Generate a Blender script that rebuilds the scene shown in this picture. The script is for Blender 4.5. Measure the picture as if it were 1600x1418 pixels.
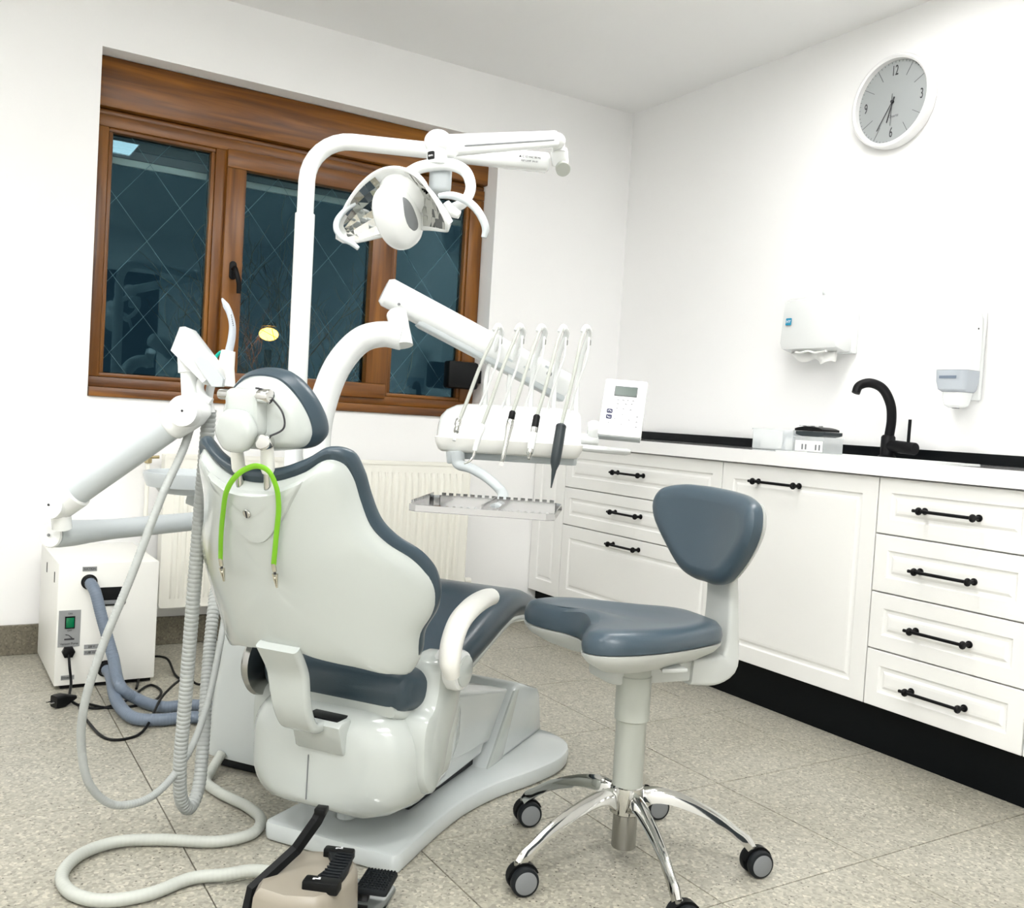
import bpy, bmesh, math, random
from mathutils import Vector, Matrix, Quaternion
random.seed(7)
PI = math.pi
scene = bpy.context.scene
col = scene.collection
for o in list(bpy.data.objects):
    bpy.data.objects.remove(o, do_unlink=True)

# ------------------------------------------------------------------ camera
cam_data = bpy.data.cameras.new('camera')
cam = bpy.data.objects.new('camera', cam_data)
col.objects.link(cam)
cam_data.sensor_fit = 'HORIZONTAL'
cam_data.sensor_width = 36.0
cam_data.lens = 1480.0 / 1600.0 * 36.0
cam_data.clip_start = 0.05
cr = Vector((0.850608, -0.522331, 0.060309)); cu = Vector((-0.032264, 0.062634, 0.997515)); cb = Vector((-0.52481, -0.85044, 0.036424))
cam.matrix_world = Matrix(((cr.x, cu.x, cb.x, 0.0), (cr.y, cu.y, cb.y, 0.0), (cr.z, cu.z, cb.z, 0.97), (0, 0, 0, 1)))
scene.camera = cam

# ------------------------------------------------------------------ world (night outside) and exposure
w = bpy.data.worlds.new('night'); scene.world = w; w.use_nodes = True
w.node_tree.nodes['Background'].inputs[0].default_value = (0.012, 0.03, 0.045, 1)
w.node_tree.nodes['Background'].inputs[1].default_value = 0.6
scene.view_settings.view_transform = 'Standard'
scene.view_settings.look = 'None'
scene.view_settings.gamma = 1.0
scene.view_settings.use_curve_mapping = False
scene.view_settings.exposure = 0.5
PANEL_POWER = [9.0, 26.0, 26.0, 16.0, 17.0]     # panel emission; all after the first are unseen lights added for even brightness
PANELS = [((0.46, 1.555), (1.20, 0.36)), ((0.2, 0.1), (1.2, 0.36)), ((0.2, -1.0), (1.2, 0.36)), ((-0.85, 1.9), (0.36, 1.2)), ((1.95, 2.00), (1.2, 0.30))]

# ------------------------------------------------------------------ helpers
MW = {}
def world_of(o):
    return MW.get(o.name, Matrix.Identity(4)) if o is not None else Matrix.Identity(4)

def tag(o, label=None, cat=None, group=None, kind=None):
    if label: o['label'] = label
    if cat: o['category'] = cat
    if group: o['group'] = group
    if kind: o['kind'] = kind
    return o

def frame(loc=(0, 0, 0), rz=0.0, rx=0.0, ry=0.0):
    return Matrix.Translation(loc) @ Matrix.Rotation(rz, 4, 'Z') @ Matrix.Rotation(ry, 4, 'Y') @ Matrix.Rotation(rx, 4, 'X')

def frame_axes(loc, x, y, z):
    m = Matrix((x, y, z)).transposed().to_4x4(); m.translation = Vector(loc); return m

def empty(name, loc, rz=0.0, label=None, cat=None, group=None, M=None):
    o = bpy.data.objects.new(name, None); col.objects.link(o)
    o.empty_display_size = 0.1
    o.matrix_world = M if M is not None else frame(loc, rz)
    MW[o.name] = o.matrix_world.copy() if M is None else M.copy()
    return tag(o, label, cat, group)

def link(name, me, m, parent=None, F=None, smooth=True, center=True):
    """one mesh object; vertex coordinates are in frame F (world if None)"""
    F = F if F is not None else Matrix.Identity(4)
    if isinstance(me, bmesh.types.BMesh):
        bm = me
        bmesh.ops.recalc_face_normals(bm, faces=bm.faces)
        if center and len(bm.verts):
            lo = Vector([min(v.co[i] for v in bm.verts) for i in range(3)]); hi = Vector([max(v.co[i] for v in bm.verts) for i in range(3)])
            c = (lo + hi) / 2; c.z = lo.z
            for v in bm.verts: v.co -= c
        else: c = Vector((0, 0, 0))
        me = bpy.data.meshes.new(name); bm.to_mesh(me); bm.free()
        if smooth: shade(me)
    else: c = Vector((0, 0, 0))
    if m is not None:
        if isinstance(m, (list, tuple)):
            for q in m: me.materials.append(q)
        elif not me.materials: me.materials.append(m)
    o = bpy.data.objects.new(name, me); col.objects.link(o)
    W = F @ Matrix.Translation(c)
    MW[o.name] = W.copy()
    if parent is not None:
        o.parent = parent; o.matrix_local = world_of(parent).inverted() @ W
    else: o.matrix_world = W
    return o

def shade(me, ang=38):
    me.polygons.foreach_set('use_smooth', [True] * len(me.polygons))
    try: me.set_sharp_from_angle(angle=math.radians(ang))
    except Exception: pass

def copy_tree(o, W, label=None, group=None):
    """copy a thing with its parts and sub-parts; W is the copy's world matrix"""
    c = o.copy(); col.objects.link(c); c.matrix_world = W; MW[c.name] = W.copy()
    if label: c['label'] = label
    if group: c['group'] = group
    def rec(src, dst):
        for ch in list(src.children):
            k = ch.copy(); col.objects.link(k); k.parent = dst; k.matrix_local = ch.matrix_local.copy()
            MW[k.name] = MW[dst.name] @ ch.matrix_local
            rec(ch, k)
    rec(o, c)
    return c

def add_box(bm, c, s, bevel=0.0, seg=2, R=None):
    r = bmesh.ops.create_cube(bm, size=1.0)
    vs = r['verts']
    for v in vs: v.co = Vector((v.co.x * s[0], v.co.y * s[1], v.co.z * s[2]))
    if bevel > 0:
        es = list({e for v in vs for e in v.link_edges})
        rr = bmesh.ops.bevel(bm, geom=es, offset=min(bevel, min(s) * 0.49), segments=seg, affect='EDGES', profile=0.5)
        vs = list({v for f in rr['faces'] for v in f.verts} | {v for v in vs if v.is_valid})
        # collect whole island
        seen = set(vs); st = list(vs)
        while st:
            a = st.pop()
            for e in a.link_edges:
                b = e.other_vert(a)
                if b not in seen: seen.add(b); st.append(b)
        vs = list(seen)
    for v in vs:
        if R is not None: v.co = R @ v.co
        v.co += Vector(c)
    return vs

def box(name, lo, hi, m, parent=None, F=None, bevel=0.0, seg=2, smooth=True):
    bm = bmesh.new()
    lo = Vector(lo); hi = Vector(hi)
    add_box(bm, (lo + hi) / 2, (hi - lo), bevel, seg)
    return link(name, bm, m, parent, F, smooth)

def ring_loft(bm, rings, cap0=True, cap1=True, closed=True):
    vv = [[bm.verts.new(p) for p in r] for r in rings]
    n = len(vv[0])
    for a, b in zip(vv[:-1], vv[1:]):
        for i in range(n if closed else n - 1):
            j = (i + 1) % n
            try: bm.faces.new((a[i], a[j], b[j], b[i]))
            except ValueError: pass
    def cap(r):
        c = bm.verts.new(sum((v.co for v in r), Vector()) / len(r))
        for i in range(n):
            try: bm.faces.new((r[i], r[(i + 1) % n], c))
            except ValueError: pass
    if cap0: cap(vv[0])
    if cap1: cap(vv[-1])
    return vv

def catmull(pts, n=8, closed=False):
    pts = [Vector(p) for p in pts]
    out = []
    N = len(pts)
    rng = range(N) if closed else range(N - 1)
    for i in rng:
        if closed: p0, p1, p2, p3 = pts[(i - 1) % N], pts[i], pts[(i + 1) % N], pts[(i + 2) % N]
        else:
            p1, p2 = pts[i], pts[i + 1]
            p0 = pts[i - 1] if i > 0 else p1 * 2 - p2
            p3 = pts[i + 2] if i + 2 < N else p2 * 2 - p1
        # centripetal-ish parametrisation
        d1 = max((p1 - p0).length, 1e-6) ** .5; d2 = max((p2 - p1).length, 1e-6) ** .5; d3 = max((p3 - p2).length, 1e-6) ** .5
        m1 = (p1 - p0) / d1 - (p2 - p0) / (d1 + d2) + (p2 - p1) / d2
        m2 = (p2 - p1) / d2 - (p3 - p1) / (d2 + d3) + (p3 - p2) / d3
        m1 *= d2; m2 *= d2
        for k in range(n):
            t = k / n
            out.append(p1 * (2*t**3 - 3*t**2 + 1) + m1 * (t**3 - 2*t**2 + t) + p2 * (-2*t**3 + 3*t**2) + m2 * (t**3 - t**2))
    if not closed: out.append(pts[-1])
    return out

def resample(pts, step):
    L = [0]
    for a, b in zip(pts[:-1], pts[1:]): L.append(L[-1] + (b - a).length)
    n = max(2, int(L[-1] / step)); out = []; j = 0
    for i in range(n + 1):
        s = L[-1] * i / n
        while j < len(L) - 2 and L[j + 1] < s: j += 1
        d = L[j + 1] - L[j]; t = 0 if d < 1e-9 else (s - L[j]) / d
        out.append(pts[j].lerp(pts[j + 1], min(1, t)))
    return out, L[-1]

def add_tube(bm, pts, r, seg=14, smooth=8, caps=True, rfun=None, flat=None, step=None, up=None):
    """tube along a path; r number or list per control point; flat=(a,b) squash of the section"""
    P = catmull(pts, smooth) if smooth > 1 else [Vector(p) for p in pts]
    nctrl = len(pts)
    if isinstance(r, (list, tuple)):
        rr = []
        for i in range(len(P)):
            t = i / (len(P) - 1) * (nctrl - 1); k = min(int(t), nctrl - 2); rr.append(r[k] + (r[k + 1] - r[k]) * (t - k))
    else: rr = [r] * len(P)
    if step:
        P2, L = resample(P, step)
        rr = [rr[min(len(rr) - 1, int(i / (len(P2) - 1) * (len(rr) - 1) + .5))] for i in range(len(P2))]
        P = P2
    T = []
    for i in range(len(P)):
        a = P[max(0, i - 1)]; b = P[min(len(P) - 1, i + 1)]; d = (b - a)
        T.append(d.normalized() if d.length > 1e-9 else Vector((0, 0, 1)))
    u = Vector(up) if up is not None else (Vector((0, 0, 1)) if abs(T[0].z) < .9 else Vector((1, 0, 0)))
    x = (u - T[0] * u.dot(T[0])).normalized()
    rings = []
    fa, fb = flat if flat else (1, 1)
    for i, p in enumerate(P):
        if i > 0:
            q = T[i - 1].rotation_difference(T[i]); x = q @ x
            x = (x - T[i] * x.dot(T[i])).normalized()
        y = T[i].cross(x)
        R = rr[i] * (rfun(i) if rfun else 1)
        rings.append([p + x * (math.cos(2*PI*k/seg) * R * fa) + y * (math.sin(2*PI*k/seg) * R * fb) for k in range(seg)])
    ring_loft(bm, rings, caps, caps)

def tube(name, pts, r, m, parent=None, F=None, **kw):
    bm = bmesh.new(); add_tube(bm, pts, r, **kw); return link(name, bm, m, parent, F)

def ribbed(name, pts, r, m, parent=None, F=None, pitch=0.008, depth=0.10, seg=12):
    bm = bmesh.new()
    add_tube(bm, pts, r, seg=seg, step=pitch / 4, rfun=lambda i: (1.0, 1.0, 1 - depth * .5, 1 - depth)[i % 4] if depth else 1)
    o = link(name, bm, m, parent, F); return o

def add_cyl(bm, a, b, r0, r1=None, seg=24, bevel=0.0, caps=True):
    a = Vector(a); b = Vector(b); r1 = r0 if r1 is None else r1
    d = (b - a); L = d.length; d.normalize()
    x = d.orthogonal().normalized(); y = d.cross(x)
    prof = [(0, r0), (L, r1)] if bevel <= 0 else [(0, r0 - bevel), (bevel * .3, r0 - bevel * .3), (bevel, r0), (L - bevel, r1), (L - bevel * .3, r1 - bevel * .3), (L, r1 - bevel)]
    rings = [[a + d * h + x * math.cos(2*PI*k/seg) * r + y * math.sin(2*PI*k/seg) * r for k in range(seg)] for h, r in prof]
    ring_loft(bm, rings, caps, caps)

def cyl(name, a, b, r0, m, parent=None, F=None, r1=None, seg=24, bevel=0.0):
    bm = bmesh.new(); add_cyl(bm, a, b, r0, r1, seg, bevel); return link(name, bm, m, parent, F)

def add_lathe(bm, a, axis, prof, seg=28):
    a = Vector(a); d = Vector(axis).normalized(); x = d.orthogonal().normalized(); y = d.cross(x)
    rings = [[a + d * h + x * math.cos(2*PI*k/seg) * max(r, 1e-5) + y * math.sin(2*PI*k/seg) * max(r, 1e-5) for k in range(seg)] for h, r in prof]
    ring_loft(bm, rings, True, True)

def lathe(name, a, axis, prof, m, parent=None, F=None, seg=28):
    bm = bmesh.new(); add_lathe(bm, a, axis, prof, seg); return link(name, bm, m, parent, F)

def ball(name, c, r, m, parent=None, F=None, seg=24, scale=(1, 1, 1)):
    bm = bmesh.new(); bmesh.ops.create_uvsphere(bm, u_segments=seg, v_segments=seg // 2, radius=r)
    for v in bm.verts: v.co = Vector((v.co.x * scale[0], v.co.y * scale[1], v.co.z * scale[2])) + Vector(c)
    return link(name, bm, m, parent, F)

def smooth_outline(pts, n=6):
    return [(p.x, p.y) for p in catmull([Vector((a, b, 0)) for a, b in pts], n, closed=True)]

def add_pillow(bm, outline, centre, profile, mapf):
    """profile: list of (scale-inset in metres or factor, height); outline offset towards centre by metres"""
    cx, cy = centre
    rings = []
    n = len(outline)
    # inward normals
    area = sum(outline[i][0] * outline[(i + 1) % n][1] - outline[(i + 1) % n][0] * outline[i][1] for i in range(n))
    sg = 1 if area > 0 else -1
    nor = []
    for i in range(n):
        a = outline[i - 1]; b = outline[(i + 1) % n]; tx, ty = b[0] - a[0], b[1] - a[1]; L = math.hypot(tx, ty) or 1
        nor.append((-ty / L * sg, tx / L * sg))
    for f, ins, h in profile:
        r = []
        for i, (a, b) in enumerate(outline):
            x = cx + (a - cx) * f + nor[i][0] * ins; y = cy + (b - cy) * f + nor[i][1] * ins
            r.append(mapf(x, y, h))
        rings.append(r)
    ring_loft(bm, rings, True, True)

def pillow(name, outline, centre, profile, mapf, m, parent=None, F=None, n=6):
    bm = bmesh.new(); add_pillow(bm, smooth_outline(outline, n), centre, profile, mapf); return link(name, bm, m, parent, F)

def rrect(w, h, r, n=5, cx=0, cy=0):
    out = []
    r = min(r, w / 2 - 1e-4, h / 2 - 1e-4)
    for qx, qy, a0 in ((1, 1, 0), (-1, 1, 90), (-1, -1, 180), (1, -1, 270)):
        for k in range(n + 1):
            a = math.radians(a0 + 90 * k / n)
            out.append((cx + qx * (w / 2 - r) + r * math.cos(a), cy + qy * (h / 2 - r) + r * math.sin(a)))
    return out

def add_prism(bm, outline, z0, z1, mapf=None, bevel=0.0):
    mapf = mapf or (lambda x, y, z: Vector((x, y, z)))
    if bevel > 0:
        prof = [(1, bevel, z0), (1, bevel * .3, z0 + bevel * .3), (1, 0, z0 + bevel), (1, 0, z1 - bevel), (1, bevel * .3, z1 - bevel * .3), (1, bevel, z1)]
    else: prof = [(1, 0, z0), (1, 0, z1)]
    n = len(outline); area = sum(outline[i][0] * outline[(i + 1) % n][1] - outline[(i + 1) % n][0] * outline[i][1] for i in range(n)); sg = 1 if area > 0 else -1
    rings = []
    for f, ins, h in prof:
        r = []
        for i in range(n):
            a = outline[i - 1]; o = outline[i]; b = outline[(i + 1) % n]
            def nn(p, q):
                tx, ty = q[0] - p[0], q[1] - p[1]; L = math.hypot(tx, ty) or 1; return Vector((-ty / L * sg, tx / L * sg))
            v = nn(a, o) + nn(o, b); v = v / max(v.length_squared / 2, 0.3) if v.length > 1e-6 else nn(o, b)
            r.append(mapf(o[0] + v.x * ins, o[1] + v.y * ins, h))
        rings.append(r)
    vv = [[bm.verts.new(p) for p in r] for r in rings]
    for a, b in zip(vv[:-1], vv[1:]):
        for i in range(n): bm.faces.new((a[i], a[(i + 1) % n], b[(i + 1) % n], b[i]))
    bm.faces.new(vv[0]); bm.faces.new(vv[-1])

def prism(name, outline, z0, z1, m, parent=None, F=None, mapf=None, bevel=0.0, smooth=True):
    bm = bmesh.new(); add_prism(bm, outline, z0, z1, mapf, bevel); return link(name, bm, m, parent, F, smooth)

def text(name, body, size, m, F, parent=None, extrude=0.0004, align='CENTER'):
    cu_ = bpy.data.curves.new(name, 'FONT'); cu_.body = body; cu_.size = size; cu_.extrude = extrude
    cu_.align_x = align; cu_.align_y = 'CENTER'
    t = bpy.data.objects.new(name, cu_); col.objects.link(t)
    dg = bpy.context.evaluated_depsgraph_get()
    me = bpy.data.meshes.new_from_object(t.evaluated_get(dg))
    bpy.data.objects.remove(t, do_unlink=True); bpy.data.curves.remove(cu_)
    me.name = name
    return link(name, me, m, parent, F)

# ------------------------------------------------------------------ materials
def mat(name, color, rough=0.5, metal=0.0, coat=0.0, noise=0.0, nscale=30, bump=0.0, bscale=200, trans=0.0, ior=1.45, alpha=1.0, emit=None, estr=0.0, spec=0.5):
    m = bpy.data.materials.new(name); m.use_nodes = True
    nt = m.node_tree; b = nt.nodes['Principled BSDF']
    b.inputs['Base Color'].default_value = (*color, 1)
    b.inputs['Roughness'].default_value = rough
    b.inputs['Metallic'].default_value = metal
    b.inputs['Coat Weight'].default_value = coat
    b.inputs['Coat Roughness'].default_value = 0.05
    b.inputs['Transmission Weight'].default_value = trans
    b.inputs['IOR'].default_value = ior
    b.inputs['Alpha'].default_value = alpha
    b.inputs['Specular IOR Level'].default_value = spec
    if emit: b.inputs['Emission Color'].default_value = (*emit, 1); b.inputs['Emission Strength'].default_value = estr
    tc = nt.nodes.new('ShaderNodeTexCoord')
    if noise > 0:
        n = nt.nodes.new('ShaderNodeTexNoise'); n.inputs['Scale'].default_value = nscale; n.inputs['Detail'].default_value = 4
        nt.links.new(tc.outputs['Object'], n.inputs['Vector'])
        mx = nt.nodes.new('ShaderNodeMix'); mx.data_type = 'RGBA'; mx.blend_type = 'MIX'
        mx.inputs[6].default_value = (*[c * (1 - noise) for c in color], 1); mx.inputs[7].default_value = (*[min(1, c * (1 + noise * .6)) for c in color], 1)
        nt.links.new(n.outputs['Fac'], mx.inputs[0]); nt.links.new(mx.outputs[2], b.inputs['Base Color'])
    if bump > 0:
        n = nt.nodes.new('ShaderNodeTexNoise'); n.inputs['Scale'].default_value = bscale; n.inputs['Detail'].default_value = 3
        nt.links.new(tc.outputs['Object'], n.inputs['Vector'])
        bp = nt.nodes.new('ShaderNodeBump'); bp.inputs['Strength'].default_value = bump; bp.inputs['Distance'].default_value = 0.002
        nt.links.new(n.outputs['Fac'], bp.inputs['Height']); nt.links.new(bp.outputs[0], b.inputs['Normal'])
    return m

def ramp(nt, fac, stops):
    r = nt.nodes.new('ShaderNodeValToRGB'); e = r.color_ramp.elements
    while len(e) < len(stops): e.new(0.5)
    for i, (p, c) in enumerate(stops): e[i].position = p; e[i].color = (*c, 1)
    nt.links.new(fac, r.inputs[0]); return r.outputs[0]

M_wall = mat('wall_paint', (0.90, 0.90, 0.895), 0.75, bump=0.08, bscale=120)
M_ceil = mat('ceiling_paint', (0.88, 0.88, 0.875), 0.8, bump=0.05, bscale=90)
M_white = mat('white_plastic', (0.80, 0.82, 0.815), 0.22, coat=0.3, noise=0.01, nscale=8)
M_shell = mat('white_gloss_shell', (0.49, 0.525, 0.505), 0.16, coat=0.6, noise=0.01, nscale=6)
M_grey = mat('pale_grey_plastic', (0.50, 0.54, 0.555), 0.3, noise=0.02, nscale=8)
M_body = mat('white_body_enamel', (0.56, 0.60, 0.60), 0.18, coat=0.6, noise=0.01, nscale=6)
M_lacq = mat('white_cabinet_foil', (0.88, 0.88, 0.86), 0.32, noise=0.01, nscale=5)
M_top = mat('white_gloss_worktop', (0.88, 0.88, 0.88), 0.06, coat=0.5, noise=0.01, nscale=5)
M_uph = mat('slate_upholstery', (0.036, 0.058, 0.076), 0.30, noise=0.06, nscale=10, bump=0.12, bscale=420)
M_uph2 = mat('slate_stool_upholstery', (0.052, 0.078, 0.100), 0.32, noise=0.06, nscale=10, bump=0.12, bscale=420)
M_black = mat('black_plastic', (0.003, 0.0035, 0.004), 0.45, bump=0.05, spec=0.25)
M_blackm = mat('matt_black_metal', (0.003, 0.003, 0.004), 0.5, noise=0.1, spec=0.22)
M_kick = mat('black_plinth_foil', (0.002, 0.003, 0.004), 0.45, noise=0.1, spec=0.15)
M_rubber = mat('black_rubber', (0.006, 0.008, 0.010), 0.55, bump=0.1, spec=0.3)
M_chrome = mat('polished_chrome', (0.62, 0.62, 0.60), 0.07, metal=1.0, noise=0.01)
M_steel = mat('brushed_steel', (0.40, 0.40, 0.385), 0.25, metal=1.0, noise=0.05, nscale=60)
M_tray = mat('polished_steel_tray', (0.52, 0.52, 0.52), 0.09, metal=1.0, noise=0.02)
M_column = mat('pale_grey_gas_column', (0.42, 0.44, 0.40), 0.35, noise=0.01)
M_stoolsh = mat('stool_shell_plastic', (0.52, 0.54, 0.52), 0.4, noise=0.01)
M_armrest = mat('armrest_cream_plastic', (0.84, 0.84, 0.80), 0.35, noise=0.01)
M_hose = mat('grey_corrugated_hose', (0.38, 0.40, 0.39), 0.45, noise=0.03)
M_hose2 = mat('pale_smooth_hose', (0.47, 0.49, 0.45), 0.45, noise=0.03)
M_bluehose = mat('blue_grey_hose', (0.16, 0.20, 0.26), 0.4, noise=0.05)
M_box = mat('powder_coated_white', (0.84, 0.84, 0.80), 0.4, noise=0.01)
M_beige = mat('beige_pedal_casing', (0.30, 0.27, 0.22), 0.35, noise=0.03)
M_green = mat('lime_silicone', (0.18, 0.46, 0.015), 0.4, noise=0.03)
M_greensw = mat('green_switch', (0.0, 0.16, 0.06), 0.2, noise=0.03)
M_teal = mat('teal_tube', (0.0, 0.38, 0.30), 0.3, noise=0.03)
M_plate = mat('grey_label_plate', (0.30, 0.31, 0.31), 0.4, noise=0.04)
M_ink = mat('dark_ink', (0.03, 0.03, 0.035), 0.6, noise=0.05)
M_lightink = mat('grey_ink', (0.16, 0.165, 0.18), 0.6, noise=0.05)
M_whiteink = mat('white_ink', (0.85, 0.85, 0.88), 0.6, noise=0.02)
M_lcd = mat('lcd_glass', (0.075, 0.105, 0.092), 0.2, noise=0.03)
M_lcdf = mat('lcd_frame', (0.08, 0.09, 0.09), 0.3, noise=0.03)
M_navy = mat('navy_key', (0.005, 0.008, 0.06), 0.3, noise=0.03)
M_clock = mat('clock_face_silver', (0.33, 0.35, 0.35), 0.35, noise=0.02)
M_radiator = mat('radiator_enamel', (0.86, 0.85, 0.78), 0.35, noise=0.01)
M_brass = mat('brass_valve', (0.5, 0.42, 0.25), 0.3, metal=1.0, noise=0.1)
M_mirror = mat('facet_mirror', (0.66, 0.66, 0.63), 0.03, metal=1.0, noise=0.01)
M_darkgrey = mat('dark_grey_plastic', (0.026, 0.036, 0.041), 0.35, noise=0.05)
M_midgrey = mat('mid_grey_plastic', (0.20, 0.21, 0.22), 0.45, noise=0.03)
M_paper = mat('paper_towel', (0.86, 0.86, 0.84), 0.9, bump=0.3, bscale=300)
M_clear = mat('clear_polycarbonate', (0.9, 0.94, 0.95), 0.08, trans=0.0, alpha=0.30, noise=0.01)
M_tint = mat('smoky_window_plastic', (0.55, 0.60, 0.66), 0.15, alpha=0.75, noise=0.02)
M_bluelogo = mat('blue_logo', (0.01, 0.25, 0.42), 0.4, noise=0.05)
M_shutter = mat('shutter_slats', (0.16, 0.15, 0.17), 0.6, noise=0.05)
M_shutbar = mat('shutter_end_bar', (0.75, 0.73, 0.68), 0.5, noise=0.04)
M_cham = mat('lead_strip', (0.30, 0.36, 0.38), 0.4, noise=0.05)
M_twig = mat('twig_bark', (0.30, 0.15, 0.05), 0.8, noise=0.3)
M_street = mat('street_lamp_glow', (1, 0.6, 0.2), 0.5, emit=(1.0, 0.40, 0.035), estr=16)
M_lens = [mat('panel_diffuser', (0.9, 0.9, 0.9), 0.5, emit=(1.0, 0.995, 0.975), estr=p) for p in PANEL_POWER]
M_alu = mat('white_aluminium', (0.8, 0.8, 0.8), 0.4, noise=0.01)
M_needle = mat('clip_steel', (0.6, 0.58, 0.5), 0.2, metal=1.0, noise=0.1)
M_doorwood = mat('dark_door_panel', (0.03, 0.04, 0.05), 0.5, noise=0.2)

def wood_material():
    m = bpy.data.materials.new('golden_oak_foil'); m.use_nodes = True; nt = m.node_tree; b = nt.nodes['Principled BSDF']
    tc = nt.nodes.new('ShaderNodeTexCoord'); mp = nt.nodes.new('ShaderNodeMapping')
    geo = nt.nodes.new('ShaderNodeNewGeometry')
    nt.links.new(tc.outputs['UV'], mp.inputs['Vector'])
    nt.links.new(tc.outputs['UV'], mp.inputs['Vector'])
    mp.inputs['Scale'].default_value = (1.6, 26, 26)
    n = nt.nodes.new('ShaderNodeTexNoise'); n.inputs['Scale'].default_value = 1.0; n.inputs['Detail'].default_value = 7; n.inputs['Distortion'].default_value = 0.8
    nt.links.new(mp.outputs[0], n.inputs['Vector'])
    c = ramp(nt, n.outputs['Fac'], [(0.28, (0.060, 0.017, 0.002)), (0.5, (0.165, 0.056, 0.005)), (0.74, (0.29, 0.112, 0.012))])
    nt.links.new(c, b.inputs['Base Color']); b.inputs['Roughness'].default_value = 0.33
    mp2 = nt.nodes.new('ShaderNodeMapping'); mp2.inputs['Scale'].default_value = (12, 260, 260); nt.links.new(tc.outputs['UV'], mp2.inputs['Vector'])
    n2 = nt.nodes.new('ShaderNodeTexNoise'); n2.inputs['Scale'].default_value = 1.0; nt.links.new(mp2.outputs[0], n2.inputs['Vector'])
    bp = nt.nodes.new('ShaderNodeBump'); bp.inputs['Strength'].default_value = 0.25; bp.inputs['Distance'].default_value = 0.001
    nt.links.new(n2.outputs['Fac'], bp.inputs['Height']); nt.links.new(bp.outputs[0], b.inputs['Normal'])
    return m
M_wood = wood_material()

def terrazzo(name, base, dark):
    m = bpy.data.materials.new(name); m.use_nodes = True; nt = m.node_tree; b = nt.nodes['Principled BSDF']
    g = nt.nodes.new('ShaderNodeNewGeometry')
    v = nt.nodes.new('ShaderNodeTexVoronoi'); v.inputs['Scale'].default_value = 150; nt.links.new(g.outputs['Position'], v.inputs['Vector'])
    c1 = ramp(nt, v.outputs['Color'], [(0.0, tuple(x * .62 for x in base)), (0.35, tuple(x * .94 for x in base)), (0.7, tuple(min(1, x * 1.15) for x in base)), (1.0, tuple(min(1, x * 1.65) for x in base))])
    v2 = nt.nodes.new('ShaderNodeTexVoronoi'); v2.inputs['Scale'].default_value = 75; nt.links.new(g.outputs['Position'], v2.inputs['Vector'])
    f2 = ramp(nt, v2.outputs['Distance'], [(0.13, (1, 1, 1)), (0.2, (0, 0, 0))])
    sep = nt.nodes.new('ShaderNodeSeparateColor'); nt.links.new(v2.outputs['Color'], sep.inputs[0])
    gt = nt.nodes.new('ShaderNodeMath'); gt.operation = 'GREATER_THAN'; gt.inputs[1].default_value = 0.55; nt.links.new(sep.outputs[0], gt.inputs[0])
    mu = nt.nodes.new('ShaderNodeMath'); mu.operation = 'MULTIPLY'; nt.links.new(f2, mu.inputs[0]); nt.links.new(gt.outputs[0], mu.inputs[1])
    mx = nt.nodes.new('ShaderNodeMix'); mx.data_type = 'RGBA'; nt.links.new(mu.outputs[0], mx.inputs[0]); nt.links.new(c1, mx.inputs[6]); mx.inputs[7].default_value = (*dark, 1)
    n = nt.nodes.new('ShaderNodeTexNoise'); n.inputs['Scale'].default_value = 2.2; n.inputs['Detail'].default_value = 6; nt.links.new(g.outputs['Position'], n.inputs['Vector'])
    c3 = ramp(nt, n.outputs['Fac'], [(0.3, (0.86, 0.85, 0.82)), (0.7, (1.05, 1.05, 1.05))])
    mx2 = nt.nodes.new('ShaderNodeMix'); mx2.data_type = 'RGBA'; mx2.blend_type = 'MULTIPLY'; mx2.inputs[0].default_value = 1.0
    nt.links.new(mx.outputs[2], mx2.inputs[6]); nt.links.new(c3, mx2.inputs[7])
    nt.links.new(mx2.outputs[2], b.inputs['Base Color']); b.inputs['Roughness'].default_value = 0.38
    return m
M_terr = terrazzo('terrazzo_tile', (0.37, 0.355, 0.30), (0.07, 0.06, 0.045))
M_skirt = terrazzo('terrazzo_skirting', (0.15, 0.135, 0.10), (0.045, 0.04, 0.03))
M_grout = mat('tile_grout', (0.20, 0.18, 0.14), 0.8, noise=0.2)

def glass_material():
    m = bpy.data.materials.new('window_glass'); m.use_nodes = True; nt = m.node_tree
    for n in list(nt.nodes): nt.nodes.remove(n)
    out = nt.nodes.new('ShaderNodeOutputMaterial'); mx = nt.nodes.new('ShaderNodeMixShader')
    tr = nt.nodes.new('ShaderNodeBsdfTransparent'); tr.inputs[0].default_value = (0.78, 0.86, 0.87, 1)
    gl = nt.nodes.new('ShaderNodeBsdfGlossy'); gl.inputs['Roughness'].default_value = 0.0; gl.inputs['Color'].default_value = (0.42, 0.72, 0.85, 1)
    fr = nt.nodes.new('ShaderNodeFresnel'); fr.inputs[0].default_value = 1.5
    n = nt.nodes.new('ShaderNodeTexNoise'); n.inputs['Scale'].default_value = 3
    tc = nt.nodes.new('ShaderNodeTexCoord'); nt.links.new(tc.outputs['Object'], n.inputs['Vector'])
    nt.links.new(fr.outputs[0], mx.inputs[0]); nt.links.new(tr.outputs[0], mx.inputs[1]); nt.links.new(gl.outputs[0], mx.inputs[2]); nt.links.new(mx.outputs[0], out.inputs[0])
    return m
M_glass = glass_material()

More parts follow.
